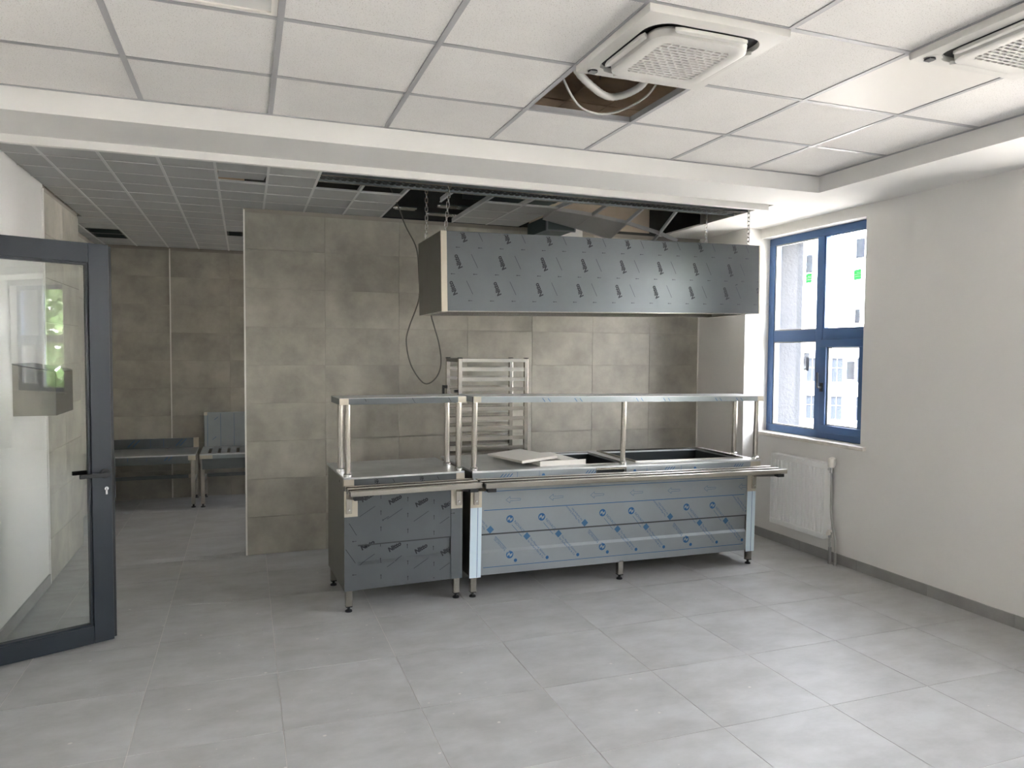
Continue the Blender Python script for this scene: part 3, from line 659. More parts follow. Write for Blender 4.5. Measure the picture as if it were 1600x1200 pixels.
def chain(x, y, z0, z1, label, dx=0.):
    mb = MB(); n = max(4, int((z1-z0)/.031)); L = (z1-z0)/n
    for k in range(n):
        zc = z0+L*(k+.5); xc = x+dx*((k+.5)/n); pts = []; hw, hl = .0095, L*.62
        for i in range(14):
            a = 2*math.pi*i/14; px = hw*math.cos(a); pz = math.copysign(hl-hw, math.sin(a))*(1 if abs(math.sin(a)) > .3 else abs(math.sin(a))/.3)+hw*math.sin(a)
            pts.append((xc+px, y, zc+pz) if k % 2 else (xc, y+px, zc+pz))
        mb.tube(pts, .0033, 6, closed=True)
    mb.tube([(x+.012*math.cos(i*.524), y, z0-.006+.012*math.sin(i*.524)) for i in range(12)], .0035, 6, closed=True)
    return tag(obj('hanging_chain', mb, CHROME, smooth=True), label, 'chain', 'chains holding up the hood')
ht = lambda x: 1.893+HH+math.sin(HT)*(x-1.222)+.006
chain(1.262, 4.765, ht(1.262), 2.752, 'steel chain at the hood\'s front left corner, hooked to the tray', .03)
chain(1.262, 5.31, ht(1.262), 2.95, 'steel chain at the hood\'s rear left corner')
chain(3.70, 4.765, ht(3.70), 2.752, 'steel chain at the hood\'s front right corner, beside the window')
chain(3.69, 5.31, ht(3.69), 2.95, 'steel chain at the hood\'s rear right corner', -.0)
cab = obj('power_cable', MB().tube(curve([(.98, 5.5, 2.95), (1.07, 5.42, 2.71), (1.13, 5.42, 2.56), (1.212, 5.42, 2.40), (1.232, 5.42, 2.2), (1.232, 5.42, 2.02), (1.155, 5.42, 1.80), (1.137, 5.42, 1.69), (1.17, 5.42, 1.53), (1.25, 5.42, 1.405), (1.31, 5.42, 1.385), (1.375, 5.42, 1.44), (1.405, 5.42, 1.54), (1.39, 5.42, 1.68), (1.345, 5.41, 1.83), (1.32, 5.39, 1.91), (1.31, 5.372, 2.1)], 8), .0055, 8), CABLE, smooth=True)
tag(cab, 'dark power cable hanging in a loop below the hood\'s left end', 'cable')
# ------------------------------------------------------------------ serving counters
def leg(par, x, y, ztop, zfoot=0., mt=STEEL, s=.02):
    l = obj('leg', MB().box(x-s, y-s, zfoot+.035, x+s, y+s, ztop), mt, par, local=True, bevel=.003)
    obj('foot', MB().cyl((x, y, zfoot), (x, y, zfoot+.008), .022, 16).cyl((x, y, zfoot+.008), (x, y, zfoot+.014), .022, 16, .012).cyl((x, y, zfoot+.012), (x, y, zfoot+.036), .009, 10).box(x-s*.98, y-s*.98, zfoot+.031, x+s*.98, y+s*.98, zfoot+.04), BLACK, l, local=True, smooth=True)
    return l
ZG, ZCR, RD = .416, .298, .024
def pface(v):  # depth of the front panel at height v: flat, recessed shelf, sloping back out
    if v >= ZG: return 0.
    if v >= ZCR+.010: return RD*.55
    if v >= ZCR-.008: return RD*.55*(v-(ZCR-.008))/.018
    return 0.
def panel_profile(x0, x1, z0, z1):
    R_ = RD*.55
    poly = [(0, z1), (0, ZG), (R_+.003, ZG-.001), (R_, ZG-.004), (R_, ZCR+.010), (0, ZCR-.008), (0, z0), (.035, z0), (.035, z1)]
    return MB().prism(poly, 'x', x0, x1)
def post(par, x, y, z0, z1, r=.0185):
    p_ = obj('post', MB().cyl((x, y, z0), (x, y, z1), r, 20), STEEL, par, local=True, smooth=True)
    obj('collar', MB().cyl((x, y, z0+.0005), (x, y, z0+.018), r+.008, 20).cyl((x, y, z0+.018), (x, y, z0+.024), r+.008, 20, r+.001), CHROME, p_, local=True, smooth=True)
def tray(par, x0, x1, ys_, z, zface, bx, wall_y=0.):
    tr = obj('tray_rail', MB(), STEEL, par, local=True) if False else None
    for y in ys_:
        r_ = obj('tray_rail', MB().box(x0, y-.016, z-.032, x1, y+.016, z), STEEL, par, local=True, bevel=.003)
        obj('end_plug', MB().box(x0-.001, y-.014, z-.03, x0, y+.014, z-.002).box(x1, y-.014, z-.03, x1+.001, y+.014, z-.002), BLACK, r_, local=True)
    for x in bx:
        b = obj('bracket', MB().box(x-.018, wall_y-.014, z-.19, x+.018, wall_y-.001, z-.033).prism([(wall_y-.001, z-.033), (wall_y-.001, z-.10), (ys_[0]-.006, z-.052), (ys_[0]-.006, z-.033)], 'x', x-.016, x+.016), STEEL, par, local=True, bevel=.003)
        obj('bolt', MB().cyl((x, wall_y-.014, z-.165), (x, wall_y-.02, z-.165), .006, 10), CHROME, b, local=True, smooth=True)
        obj('bracket_tip', MB().box(x-.02, ys_[0]-.012, z-.056, x+.034, ys_[0]-.006, z-.034).box(x-.02, ys_[0]-.006, z-.056, x-.0165, ys_[0]+.03, z-.034), BLACK, b, local=True)
def logo(pd, pl_, u, v, r=.026, ang=0.):
    pd.disc(u, v, r, 22)
    pl_.put([(-.62*r, .30*r), (-.05*r, .62*r), (.12*r, .05*r), (.80*r, .42*r), (.62*r, -.30*r), (.05*r, -.62*r), (-.12*r, -.05*r), (-.80*r, -.42*r)], [(0, 1, 2, 6, 7), (2, 3, 4, 5, 6)], u, v, ang)
# -- left counter
U1 = thing('serving_counter', 'short stainless steel serving counter in dark grey film, left of the pair', 'counter', (.566, 4.545, 0), (0, 0, math.radians(3.1)), 'buffet counters')
W1, D1, Z0, ZT = .770, .62, .135, .85
obj('worktop', MB().box(-.008, -.035, ZT-.012, W1+.004, D1, ZT), STEELB, U1, local=True, bevel=.002)
ap = obj('worktop_apron', MB().box(.055, -.036, ZT-.058, W1-.055, -.018, ZT-.0125), FILMG, U1, local=True)
obj('corner_bracket', MB().box(-.008, -.0365, ZT-.058, .0545, -.0, ZT-.0125).box(W1-.0545, -.0365, ZT-.058, W1+.004, 0, ZT-.0125), BAREB, U1, local=True, bevel=.002)
obj('side_panel', MB().box(0, .003, Z0, .012, D1-.01, ZT-.0125), STEELD, U1, local=True); obj('side_panel', MB().box(W1-.012, .003, Z0, W1, D1-.01, ZT-.0125), STEELD, U1, local=True)
obj('back_panel', MB().box(.012, D1-.022, Z0, W1-.012, D1-.01, ZT-.0125), STEELD, U1, local=True)
obj('bottom_panel', MB().box(.012, .036, Z0, W1-.012, D1-.022, Z0+.012), STEELD, U1, local=True)
st = obj('front_stile', MB().box(0, -.0035, Z0, .083, .0028, ZT-.0585).box(W1-.078, -.0035, Z0, W1, .0028, ZT-.0585), FILMG, U1, local=True)
obj('bare_patch', MB().box(-.0005, -.0042, .60, .083, -.0036, ZT-.0585).box(W1-.078, -.0042, .60, W1+.0005, -.0036, ZT-.0585), BAREB, st, local=True, label='bare steel area with film torn off')
fp = obj('front_panel', panel_profile(.0835, W1-.0785, Z0, ZT-.0585), FILMG, U1, local=True)
obj('panel_hem', MB().box(.0838, -.0022, ZG-.004, W1-.0788, .004, ZG+.004), GROOVE_SHADE, fp, local=True, label='dark bent sheet edge')
pr = Print(lambda v: pface(v)-.0007, (.086, W1-.081, Z0+.002, ZT-.06)); pg = Print(lambda v: pface(v)-.0007, (.086, W1-.081, Z0+.002, ZT-.06))
for b_ in range(-1, 2):
    for a_ in range(-2, 6):
        u, v = .112+.174*a_, .682-.029*a_-.306*b_+.004
        pr.text('Nitto', .040, u, v, math.radians(27), .0022, .1)
        pg.line(u-.018, v-.09, .115, math.radians(31), .0036)
        for q in range(3): pr.arrow(u+.117, v+.035-.102*q, .022, math.radians(-90), .0032, .005)
pg.arrow(.245, .565, .04, math.radians(28), .004, .007)
pobj('film_print', pr, INKK, fp, local=True); pobj('film_line', pg, INKG, fp, local=True)
ps = Print(lambda v: -.0043); ps.line(.03, .56, .09, math.radians(-60), .003); ps.line(.008, .40, .11, math.radians(-57), .003)
for v in (.445, .235): ps.arrow(.055, v, .02, 0, .003, .005)
ps.arrow(W1-.06, .57, .02, math.pi, .003, .005); pobj('film_print', ps, INKK, st, local=True)
pa = Print(lambda v: -.0367, (.05, W1-.05, ZT-.056, ZT-.014))
for u in (.215, .505): pa.text('Nit', .036, u, ZT-.05, math.radians(114), .0012); pa.line(u+.075, ZT-.012, .05, math.radians(-60), .003)
pobj('film_print', pa, INKK, ap, local=True)
obj('switch_hole', MB().cyl((-.0006, .16, .80), (.001, .16, .80), .009, 14), BLACK, U1, local=True)
for x, y in ((.03, .02), (W1-.035, .02), (.03, D1-.04), (W1-.035, D1-.04)): leg(U1, x, y, Z0+.02 if y > .3 else Z0)
def overshelf(par, x0, x1, y0, y1, z, mt):
    sh = obj('overshelf', MB().box(x0, y0, z-.003, x1, y1, z), STEELB, par, local=True)
    obj('shelf_edge', MB().box(x0, y0, z-.04, x1, y0+.004, z-.0032).box(x0, y1-.004, z-.04, x1, y1, z-.0032).box(x0, y0+.004, z-.04, x0+.004, y1-.004, z-.0032).box(x1-.004, y0+.004, z-.04, x1, y1-.004, z-.0032), mt, sh, local=True)
    obj('shelf_corner', MB().box(x1-.055, y0-.0008, z-.04, x1+.0006, y0-.0001, z-.001).box(x0-.0006, y0-.0008, z-.04, x0+.055 if par is U1 else x0+.05, y0-.0001, z-.001), BAREB, sh, local=True)
    return sh
SZ = 1.338
sh1 = overshelf(U1, -.032, W1+.012, -.035, .27, SZ, FILMG)
pa = Print(lambda v: -.0362, (0, W1, SZ-.038, SZ-.003))
for u in (.42,): pa.line(u, SZ-.004, .05, math.radians(-58), .003)
pa.line(.66, SZ-.004, .05, math.radians(-58), .003); pa.line(.12, SZ-.004, .02, math.radians(-58), .003); pobj('film_print', pa, INKK, sh1, local=True)
for x in (.02, W1-.032):
    post(U1, x, -.012, ZT, SZ-.003); post(U1, x-.003, .222, ZT, SZ-.003)
tray(U1, -.015, W1+.035, (-.275, -.185, -.10), .812, 0, (.028, W1-.028), -.0045)
# -- right counter
TILT = .0135
U2 = thing('serving_counter', 'long stainless steel serving counter with food wells in blue printed film', 'counter', (1.376, 4.562, 0), (0, TILT, math.radians(1.3)), 'buffet counters')
W2, D2 = 2.315, .70; Z0 = .145
w1 = (.885, 1.175, .06, .62); w2 = (1.285, 2.215, .06, .64); yf = -.045
xs = [-.006, w1[0], w1[1], w2[0], w2[1], W2+.004]
mb = MB().box(xs[0], yf, ZT-.012, xs[1], D2, ZT).box(xs[2], yf, ZT-.012, xs[3], D2, ZT).box(xs[4], yf, ZT-.012, xs[5], D2, ZT)
mb.box(xs[1], yf, ZT-.012, xs[2], w1[2], ZT).box(xs[1], w1[3], ZT-.012, xs[2], D2, ZT).box(xs[3], yf, ZT-.012, xs[4], w2[2], ZT).box(xs[3], w2[3], ZT-.012, xs[4], D2, ZT)
obj('worktop', mb, STEELB, U2, local=True)
def well(a, b, c, d, dep, rim):
    w_ = obj('food_well', MB().box(a, c, ZT-dep, b, d, ZT-dep+.006).box(a, c, ZT-dep+.006, a+.004, d, ZT-.0122).box(b-.004, c, ZT-dep+.006, b, d, ZT-.0122).box(a+.004, c, ZT-dep+.006, b-.004, c+.004, ZT-.0122).box(a+.004, d-.004, ZT-dep+.006, b-.004, d, ZT-.0122), DARK, U2, local=True)
    e = .012
    obj('well_rim', MB().box(a-e, c-e, ZT+.0003, b+e, c, ZT+rim).box(a-e, d, ZT+.0003, b+e, d+e, ZT+rim).box(a-e, c, ZT+.0003, a, d, ZT+rim).box(b, c, ZT+.0003, b+e, d, ZT+rim), STEEL, w_, local=True)
    return w_
well(*w1, .20, .004)
wb2 = well(*w2, .16, .012)
obj('element', MB().tube([(1.36, .2, ZT-.13), (2.12, .2, ZT-.13), (2.15, .27, ZT-.13), (2.12, .34, ZT-.13), (1.36, .34, ZT-.13)], .008, 8), STEELD, wb2, local=True)
ap2 = obj('worktop_apron', MB().box(-.004, yf, ZT-.075, .905, yf+.018, ZT-.0125).box(1.135, yf, ZT-.075, W2-.09, yf+.018, ZT-.0125).box(.905, yf, ZT-.075, 1.135, yf+.018, ZT-.066), FILMB, U2, local=True)
obj('apron_corner', MB().box(W2-.0895, yf-.0005, ZT-.075, W2+.004, yf+.018, ZT-.0125), BAREB, U2, local=True)
cp = obj('control_recess', MB().box(.905, yf+.03, ZT-.066, 1.135, yf+.034, ZT-.0125), DARK, U2, local=True)
obj('control_frame', MB().box(.900, yf-.004, ZT-.026, 1.14, yf-.0002, ZT-.0125).box(.900, yf-.004, ZT-.072, 1.14, yf-.0002, ZT-.064).box(.900, yf-.004, ZT-.064, .906, yf-.0002, ZT-.026).box(1.134, yf-.004, ZT-.064, 1.14, yf-.0002, ZT-.026), STEEL, cp, local=True)
obj('side_panel', MB().box(0, .003, Z0, .012, D2-.01, ZT-.0125), STEELD, U2, local=True); obj('side_panel', MB().box(W2-.012, .003, Z0, W2, D2-.01, ZT-.0125), STEELD, U2, local=True)
obj('back_panel', MB().box(.012, D2-.022, Z0, W2-.012, D2-.01, ZT-.0125), STEELD, U2, local=True)
obj('bottom_panel', MB().box(.012, .036, Z0, W2-.012, D2-.022, Z0+.012), STEELD, U2, local=True)
st = obj('front_stile', MB().box(0, -.0035, Z0-.012, .078, .0028, ZT-.0755).box(W2-.078, -.0035, Z0-.012, W2, .0028, ZT-.0755), BAREB, U2, local=True)
obj('white_film', MB().box(-.0006, -.0048, Z0-.012, .0785, -.0036, .60).box(W2-.0785, -.0048, Z0-.012, W2+.0006, -.0036, .60), FILMW, st, local=True, label='white film strip with a blue line')
obj('blue_line', MB().box(.049, -.0054, Z0-.01, .0525, -.0049, .60).box(W2-.034, -.0054, Z0-.01, W2-.0305, -.0049, .60), INKB, st, local=True)
fp = obj('front_panel', panel_profile(.0788, W2-.0788, Z0, ZT-.0755), FILMB, U2, local=True)
obj('panel_hem', MB().box(.0790, -.0022, ZG-.004, W2-.0790, .004, ZG+.005), GROOVE_SHADE, fp, local=True, label='dark bent sheet edge')
cl = (.0805, W2-.0805, Z0+.001, ZT-.077)
pd = Print(lambda v: pface(v)-.0007, cl); pl_ = Print(lambda v: pface(v)-.0013, cl); ps = Print(lambda v: pface(v)-.0007, cl)
# pattern given in world x; local = x-1.376
off = -1.376
for k in range(9):
    pd.disc(1.474+.2345*k+off, .738, .012, 12); pl_.disc(1.474+.2345*k+off, .738, .002, 6)
for k in range(7):
    u, v = 1.625+.318*k+off, .640; q = Print(None)
    for (x0, y0, x1, y1) in ((0, 0, .03, .022), (0, 0, .03, -.022), (.03, .022, .03, .008), (.03, -.022, .03, -.008), (.03, .008, .105, .006), (.03, -.008, .105, -.006), (.105, .006, .105, -.006)):
        ps.line(u+x0, v+y0, math.hypot(x1-x0, y1-y0), math.atan2(y1-y0, x1-x0), .0022)
for v, w_ in ((.703, .004), (.578, .005), (.194, .004)):
    k = cl[0]
    while k < cl[1]-.03: pd.line(k, v, .03, 0, w_); k += .03
A = math.radians(-48)
for k in range(-1, 4):
    b = .703*k+off
    for u in (1.657+b, 1.89+b):
        logo(pd, pl_, u, .51); ps.text('NOVACEL', .026, u+.026, .51-.022, A); ps.line(u+.014, .51-.040, .12, A, .003)
    # block with two lines reading up to the left
    def block(u, v, d):
        c_, s_ = math.cos(A), math.sin(A); ps.put([(-.019+.00475*i, -.019+.00475*j) for i in range(9) for j in range(9)], [(9*i+j, 9*i+9+j, 9*i+10+j, 9*i+j+1) for i in range(8) for j in range(8)], u, v, A)
        if d > 0:
            ps_t.text('The Material Solution', .019, u+.028*c_-.002*s_, v+.028*s_+.002*c_, A); ps_t.text('for Surface Film & Co', .019, u+.028*c_+.019*s_, v+.028*s_-.019*c_, A)
        else:
            ps_t.text('The Material Solution', .019, u-.028*c_+.018*s_, v-.028*s_-.006*c_*0-.012, A+math.pi); ps_t.text('for Surface Film', .019, u-.028*c_-.002*s_, v-.028*s_+.004*c_, A+math.pi)
    ps_t = pd
    block(1.517+b, .447, -1)
    block(1.788+b, .381, 1); block(2.025+b, .381, 1)
    logo(pd, pl_, 1.66+b, .268); ps.text('NOVACEL', .026, 1.66+b-.024, .268+.036, A+math.pi); ps.line(1.66+b-.10, .268+.128, .12, A, .003)
for k in range(10): pd.disc(1.468+.2345*k+off, .226, .012, 12)
pobj('film_print', pd, INKB, fp, local=True); pobj('film_print', pl_, FILMB, fp, local=True); pobj('film_line', ps, INKL, fp, local=True)
pa = Print(lambda v: yf-.0007, (0, W2-.09, ZT-.073, ZT-.014)); pb = Print(lambda v: yf-.0012, (0, W2-.09, ZT-.073, ZT-.014))
for u in (.17, .80, 1.44, 2.05):
    for q in range(4): pa.line(u+.022*q, ZT-.07, .06, math.radians(48), .005)
for u in (.31, .47, 1.31, 1.60): pa.line(u, ZT-.016, .055, math.radians(-90), .002)
for u in (.50, 1.21, 1.72): pa.disc(u, ZT-.045, .012, 12)
for u in (1.255, 1.80): logo(pa, pb, u, ZT-.035, .022)
pobj('film_print', pa, INKB, ap2, local=True); pobj('film_print', pb, FILMB, ap2, local=True)
for x, y in ((.032, .02), (1.145, .02), (W2-.035, .02), (.032, D2-.04), (1.145, D2-.04), (W2-.035, D2-.04)): leg(U2, x, y, Z0+.012, x*TILT+.0005)
sh2 = overshelf(U2, -.004, W2+.012, -.045, .27, SZ+.0, FILMB)
pa = Print(lambda v: -.0462, (0, W2, SZ-.0385, SZ-.002)); pb = Print(lambda v: -.0467, (0, W2, SZ-.0385, SZ-.002))
for u in (.245, .99, 1.68): logo(pa, pb, u, SZ-.022, .024)
for u in (.50, .74, 1.225, 1.45, 1.90, 2.09):
    for q in range(3): pa.line(u+.02*q, SZ-.036, .045, math.radians(-50 if q % 2 else 130), .004)
pobj('film_print', pa, INKB, sh2, local=True); pobj('film_print', pb, FILMB, sh2, local=True)
for x in (.012, 1.125, W2-.028):
    post(U2, x, -.018, ZT, SZ-.003)
    post(U2, x, .235, ZT+(.0), SZ-.003) if x > 2 else (post(U2, x, .235, ZT, SZ-.003) if x < .1 and False else None)
tray(U2, -.0, W2+.035, (-.285, -.195, -.11), .812, 0, (.036, W2-.025), -.0055)
# loose white panel pieces lying on the counter
M2 = frame(U2)
def on2(p): return M2 @ Vector(p)
wf = thing('white_panel_frame', 'white square panel with an opening lying flat on the long counter', 'panel', tuple(on2((.66, .30, ZT+.0005))), (0, TILT, math.radians(6)))
obj('frame', MB().box(-.17, -.25, 0, .19, -.21, .022).box(-.17, .21, 0, .19, .25, .022).box(-.17, -.21, 0, -.13, .21, .022).box(.06, -.21, 0, .19, .21, .022), PLAST, wf, local=True, bevel=.002)
obj('inner_tray', MB().box(-.13, -.21, .0, .06, .21, .004), STEELD, wf, local=True)
obj('lip', MB().box(-.172, -.256, 0, .192, -.2502, .036), PLAST, wf, local=True)
ws = thing('white_sheet_panel', 'thin white sheet panel leaning tilted on the white panel frame', 'panel', tuple(on2((.50, .36, ZT+.036))), (math.radians(-2.0), TILT+math.radians(-5), math.radians(8)))
obj('sheet', MB().box(-.14, -.27, 0, .14, .27, .004), PLAST, ws, local=True); obj('folded_edge', MB().box(-.14, -.272, -.014, .14, -.27, .004).box(-.142, -.27, -.012, -.14, .27, .004), PLAST, ws, local=True)
# ------------------------------------------------------------------ tray rack trolley
rk = thing('rack_trolley', 'tall stainless steel tray rack trolley behind the counters against the tiles', 'trolley', (1.84, 5.63, 0))
X0, X1, Y0_, Y1_ = 1.553, 2.133, 5.452, 5.838
for x in (X0, X1-.03):
    for y in (Y0_, Y1_-.03):
        p_ = obj('upright', MB().box(x, y, .13, x+.03, y+.03, 1.575), STEEL, rk, bevel=.002)
        obj('end_cap', MB().box(x-.001, y-.001, 1.575, x+.031, y+.031, 1.582), BLACK, p_)
        w_ = obj('caster', MB().cyl((x+.004, y+.015, .05), (x+.026, y+.015, .05), .05, 20), BLACK, rk, smooth=True)
        obj('fork', MB().box(x-.003, y-.005, .045, x+.0035, y+.035, .115).box(x+.0265, y-.005, .045, x+.033, y+.035, .115).box(x-.003, y-.005, .115, x+.033, y+.035, .1295), GALV, w_)
for y in (Y0_, Y1_-.03): obj('top_bar', MB().box(X0+.03, y, 1.545, X1-.03, y+.03, 1.575).box(X0+.03, y, .16, X1-.03, y+.03, .19), STEEL, rk, bevel=.002)
for x in (X0, X1-.03): obj('top_tie', MB().box(x, Y0_+.03, 1.545, x+.03, Y1_-.03, 1.575).box(x, Y0_+.03, .16, x+.03, Y1_-.03, .19), STEELD, rk)
for k in range(17):
    z = 1.475-.078*k
    obj('tray_slide', MB().box(X0+.03, Y0_+.006, z, X1-.03, Y0_+.012, z+.03).box(X0+.03, Y0_+.012, z, X1-.03, Y0_+.052, z+.004), STEEL, rk)
    obj('tray_slide', MB().box(X0+.03, Y1_-.012, z, X1-.03, Y1_-.006, z+.03).box(X0+.03, Y1_-.052, z, X1-.03, Y1_-.012, z+.004), STEEL, rk)
for z in (1.34, 1.26): obj('bumper', MB().box(X0-.03, Y1_-.06, z-.012, X0-.001, Y1_, z+.012).box(X0-.03, Y0_+.0, z-.03, X0-.001, Y0_+.03, z-.008), BLACK, rk)
obj('bumper', MB().box(X0-.034, Y1_-.05, 1.262, X0-.022, Y1_-.01, 1.34), BLACK, rk)
# ------------------------------------------------------------------ radiator
rd = thing('panel_radiator', 'white ribbed panel radiator on the right wall under the window', 'radiator', (4.25, 4.76, .17))
ya, yb_, za, zb_ = 4.46, 5.07, .185, .782; xf = 4.222; nr = 17; prof = [(xf+.006, ya), ]
stp = (yb_-ya)/nr; poly = [(xf+.022, ya), (xf+.004, ya), ]
for k in range(nr):
    y = ya+stp*(k+.5); poly += [(xf+.003, y-stp*.42), (xf+.003, y-stp*.16), (xf+.0135, y-stp*.06), (xf+.0135, y+stp*.12), (xf+.003, y+stp*.24)]
poly += [(xf+.004, yb_), (xf+.022, yb_)]
fpn = obj('front_panel', MB().prism(poly, 'z', za+.045, zb_-.045), RADW, rd)
obj('header_band', MB().box(xf+.002, ya, zb_-.045, xf+.022, yb_, zb_-.008).box(xf+.002, ya, za, xf+.022, yb_, za+.045), RADW, rd, bevel=.004)
obj('rear_panel', MB().box(4.283, ya, za, 4.296, yb_, zb_-.008), RADW, rd)
obj('side_cover', MB().box(xf, ya-.004, za+.004, 4.297, ya-.0005, zb_).box(xf, yb_+.0005, za+.004, 4.297, yb_+.004, zb_), RADW, rd)
mb = MB().box(xf, ya, zb_-.0075, xf+.01, yb_, zb_).box(4.288, ya, zb_-.0075, 4.297, yb_, zb_)
for k in range(40):
    y = ya+(yb_-ya)*(k+.5)/40; mb.box(xf+.01, y-.003, zb_-.006, 4.288, y+.003, zb_-.001)
obj('top_grille', mb, RADW, rd, kind='stuff')
obj('wall_bracket', MB().box(4.2965, ya+.1, za+.1, XR-.0005, ya+.13, zb_-.1).box(4.2965, yb_-.13, za+.1, XR-.0005, yb_-.1, zb_-.1), RADW, rd)
vx, vy = 4.26, 4.425
vt = obj('upper_valve', MB().cyl((vx, ya-.005, .735), (vx, vy-.012, .735), .011, 12).cyl((vx, vy, .71), (vx, vy, .752), .014, 12), CHROME, rd, smooth=True)
obj('thermostat_head', MB().tube([(vx, vy, .752), (vx, vy, .76), (vx, vy-.003, .79), (vx+.003, vy, .82), (vx, vy, .832)], [.018, .026, .031, .029, .012], 12), PLAST, vt, smooth=True, label='valve head wrapped in thin plastic')
lv = obj('lower_valve', MB().cyl((vx, ya-.005, .235), (vx, vy-.012, .235), .011, 12).cyl((vx, vy, .205), (vx, vy, .25), .014, 12), CHROME, rd, smooth=True)
obj('valve_cap', MB().cyl((vx-.002, vy, .25), (vx-.002, vy, .262), .02, 12).cyl((vx-.03, vy-.006, .24), (vx-.012, vy-.006, .24), .016, 12), PLAST, lv, smooth=True)
obj('supply_pipe', MB().tube(curve([(vx, vy, .71), (vx, vy-.003, .55), (vx+.002, vy-.004, .40), (vx, vy-.03, .28), (vx-.002, vy-.055, .20), (vx-.002, vy-.06, .10), (vx-.002, vy-.06, .0)], 6), .008, 8), COPPER, rd, smooth=True)
obj('return_pipe', MB().tube([(vx, vy, .205), (vx-.002, vy-.004, .1), (vx-.002, vy-.006, 0)], .008, 8), COPPER, rd, smooth=True)
obj('pipe_sleeve', MB().cyl((vx-.002, vy-.06, .0005), (vx-.002, vy-.06, .10), .012, 10).cyl((vx-.002, vy-.006, .0005), (vx-.002, vy-.006, .13), .0125, 10), PLASTG, rd, smooth=True)
# ------------------------------------------------------------------ glass door (leaf swung into the room)
DA = math.atan2(.4026, .9154); DWID = .93
door = struct('door_1', (-.708-DWID*math.cos(DA), 4.547-DWID*math.sin(DA), 0)); door.rotation_euler = (0, 0, DA)
DT = .028; DZ0, DZ1 = .012, 2.195; T1 = .105; B0 = .095
obj('stile', MB().box(DWID-.1, -DT, DZ0, DWID, DT, DZ1), ANTH, door, local=True, bevel=.003)
obj('stile', MB().box(0, -DT, DZ0, .1, DT, DZ1), ANTH, door, local=True, bevel=.003)
obj('rail', MB().box(.1, -DT, DZ0, DWID-.1, DT, DZ0+B0), ANTH, door, local=True, bevel=.003)
obj('rail', MB().box(.1, -DT, DZ1-T1, DWID-.1, DT, DZ1), ANTH, door, local=True, bevel=.003)
obj('rebate_strip', MB().box(DWID+.0002, DT-.028, DZ0+.004, DWID+.02, DT-.002, DZ1-.006), BLACK, door, local=True)
g = .012
obj('glazing_bead', MB().box(.1, -.018, DZ0+B0, .1+g, .018, DZ1-T1).box(DWID-.1-g, -.018, DZ0+B0, DWID-.1, .018, DZ1-T1).box(.1+g, -.018, DZ0+B0, DWID-.1-g, .018, DZ0+B0+g).box(.1+g, -.018, DZ1-T1-g, DWID-.1-g, .018, DZ1-T1), ANTH, door, local=True)
obj('pane', MB().box(.106, -.004, DZ0+B0+.006, DWID-.106, .004, DZ1-T1-.006), GLASSD, door, local=True)
for sg_, nm in ((-1, 'door_handle'), (1, 'door_handle')):
    y = sg_*(DT+.0005); hx, hz = DWID-.034, .945
    h_ = obj(nm, MB().cyl((hx, y, hz), (hx, y+sg_*.010, hz), .026, 22).cyl((hx, y+sg_*.01, hz), (hx, y+sg_*.05, hz), .011, 14).box(hx-.135, y+sg_*.040, hz-.011, hx+.012, y+sg_*.058, hz+.011), BLACK, door, local=True, smooth=True, bevel=.002)
    lk = obj('lock_cylinder', MB().cyl((hx+.004, y, .862), (hx+.004, y+sg_*.009, .862), .0105, 16).box(hx-.001, y, .83, hx+.009, y+sg_*.009, .858), CHROME, door, local=True, smooth=True)
    obj('keyhole', MB().box(hx+.0025, y+sg_*.0092, .856, hx+.0055, y+sg_*.0097, .868), BLACK, lk, local=True)
obj('latch_plate', MB().box(DWID+.0205, -.012, .80, DWID+.0215, .016, 1.03), GALV, door, local=True)
for z in (.25, 1.1, 1.95): obj('hinge', MB().cyl((-.012, DT+.006, z-.05), (-.012, DT+.006, z+.05), .012, 14), ANTH, door, local=True, smooth=True)
# ------------------------------------------------------------------ steel box on the left wall, seen through the door
bx = thing('wall_box', 'stainless steel box with a sloping top fixed to the left wall behind the door glass', 'box', (XL, 5.2, 1.23))
yb0, yb1 = 5.0, 5.45
obj('body', MB().prism([(XL+.001, 1.229), (XL+.222, 1.229), (XL+.222, 1.488), (XL+.001, 1.532)], 'y', yb0, yb1), STEEL, bx, bevel=.002)
obj('lid', MB().prism([(XL+.001, 1.5335), (XL+.226, 1.4895), (XL+.226, 1.4935), (XL+.001, 1.5375)], 'y', yb0-.002, yb1+.002), STEELD, bx)
obj('paper_slot', MB().box(XL+.06, yb0+.08, 1.2275, XL+.17, yb1-.08, 1.2288), BLACK, bx)
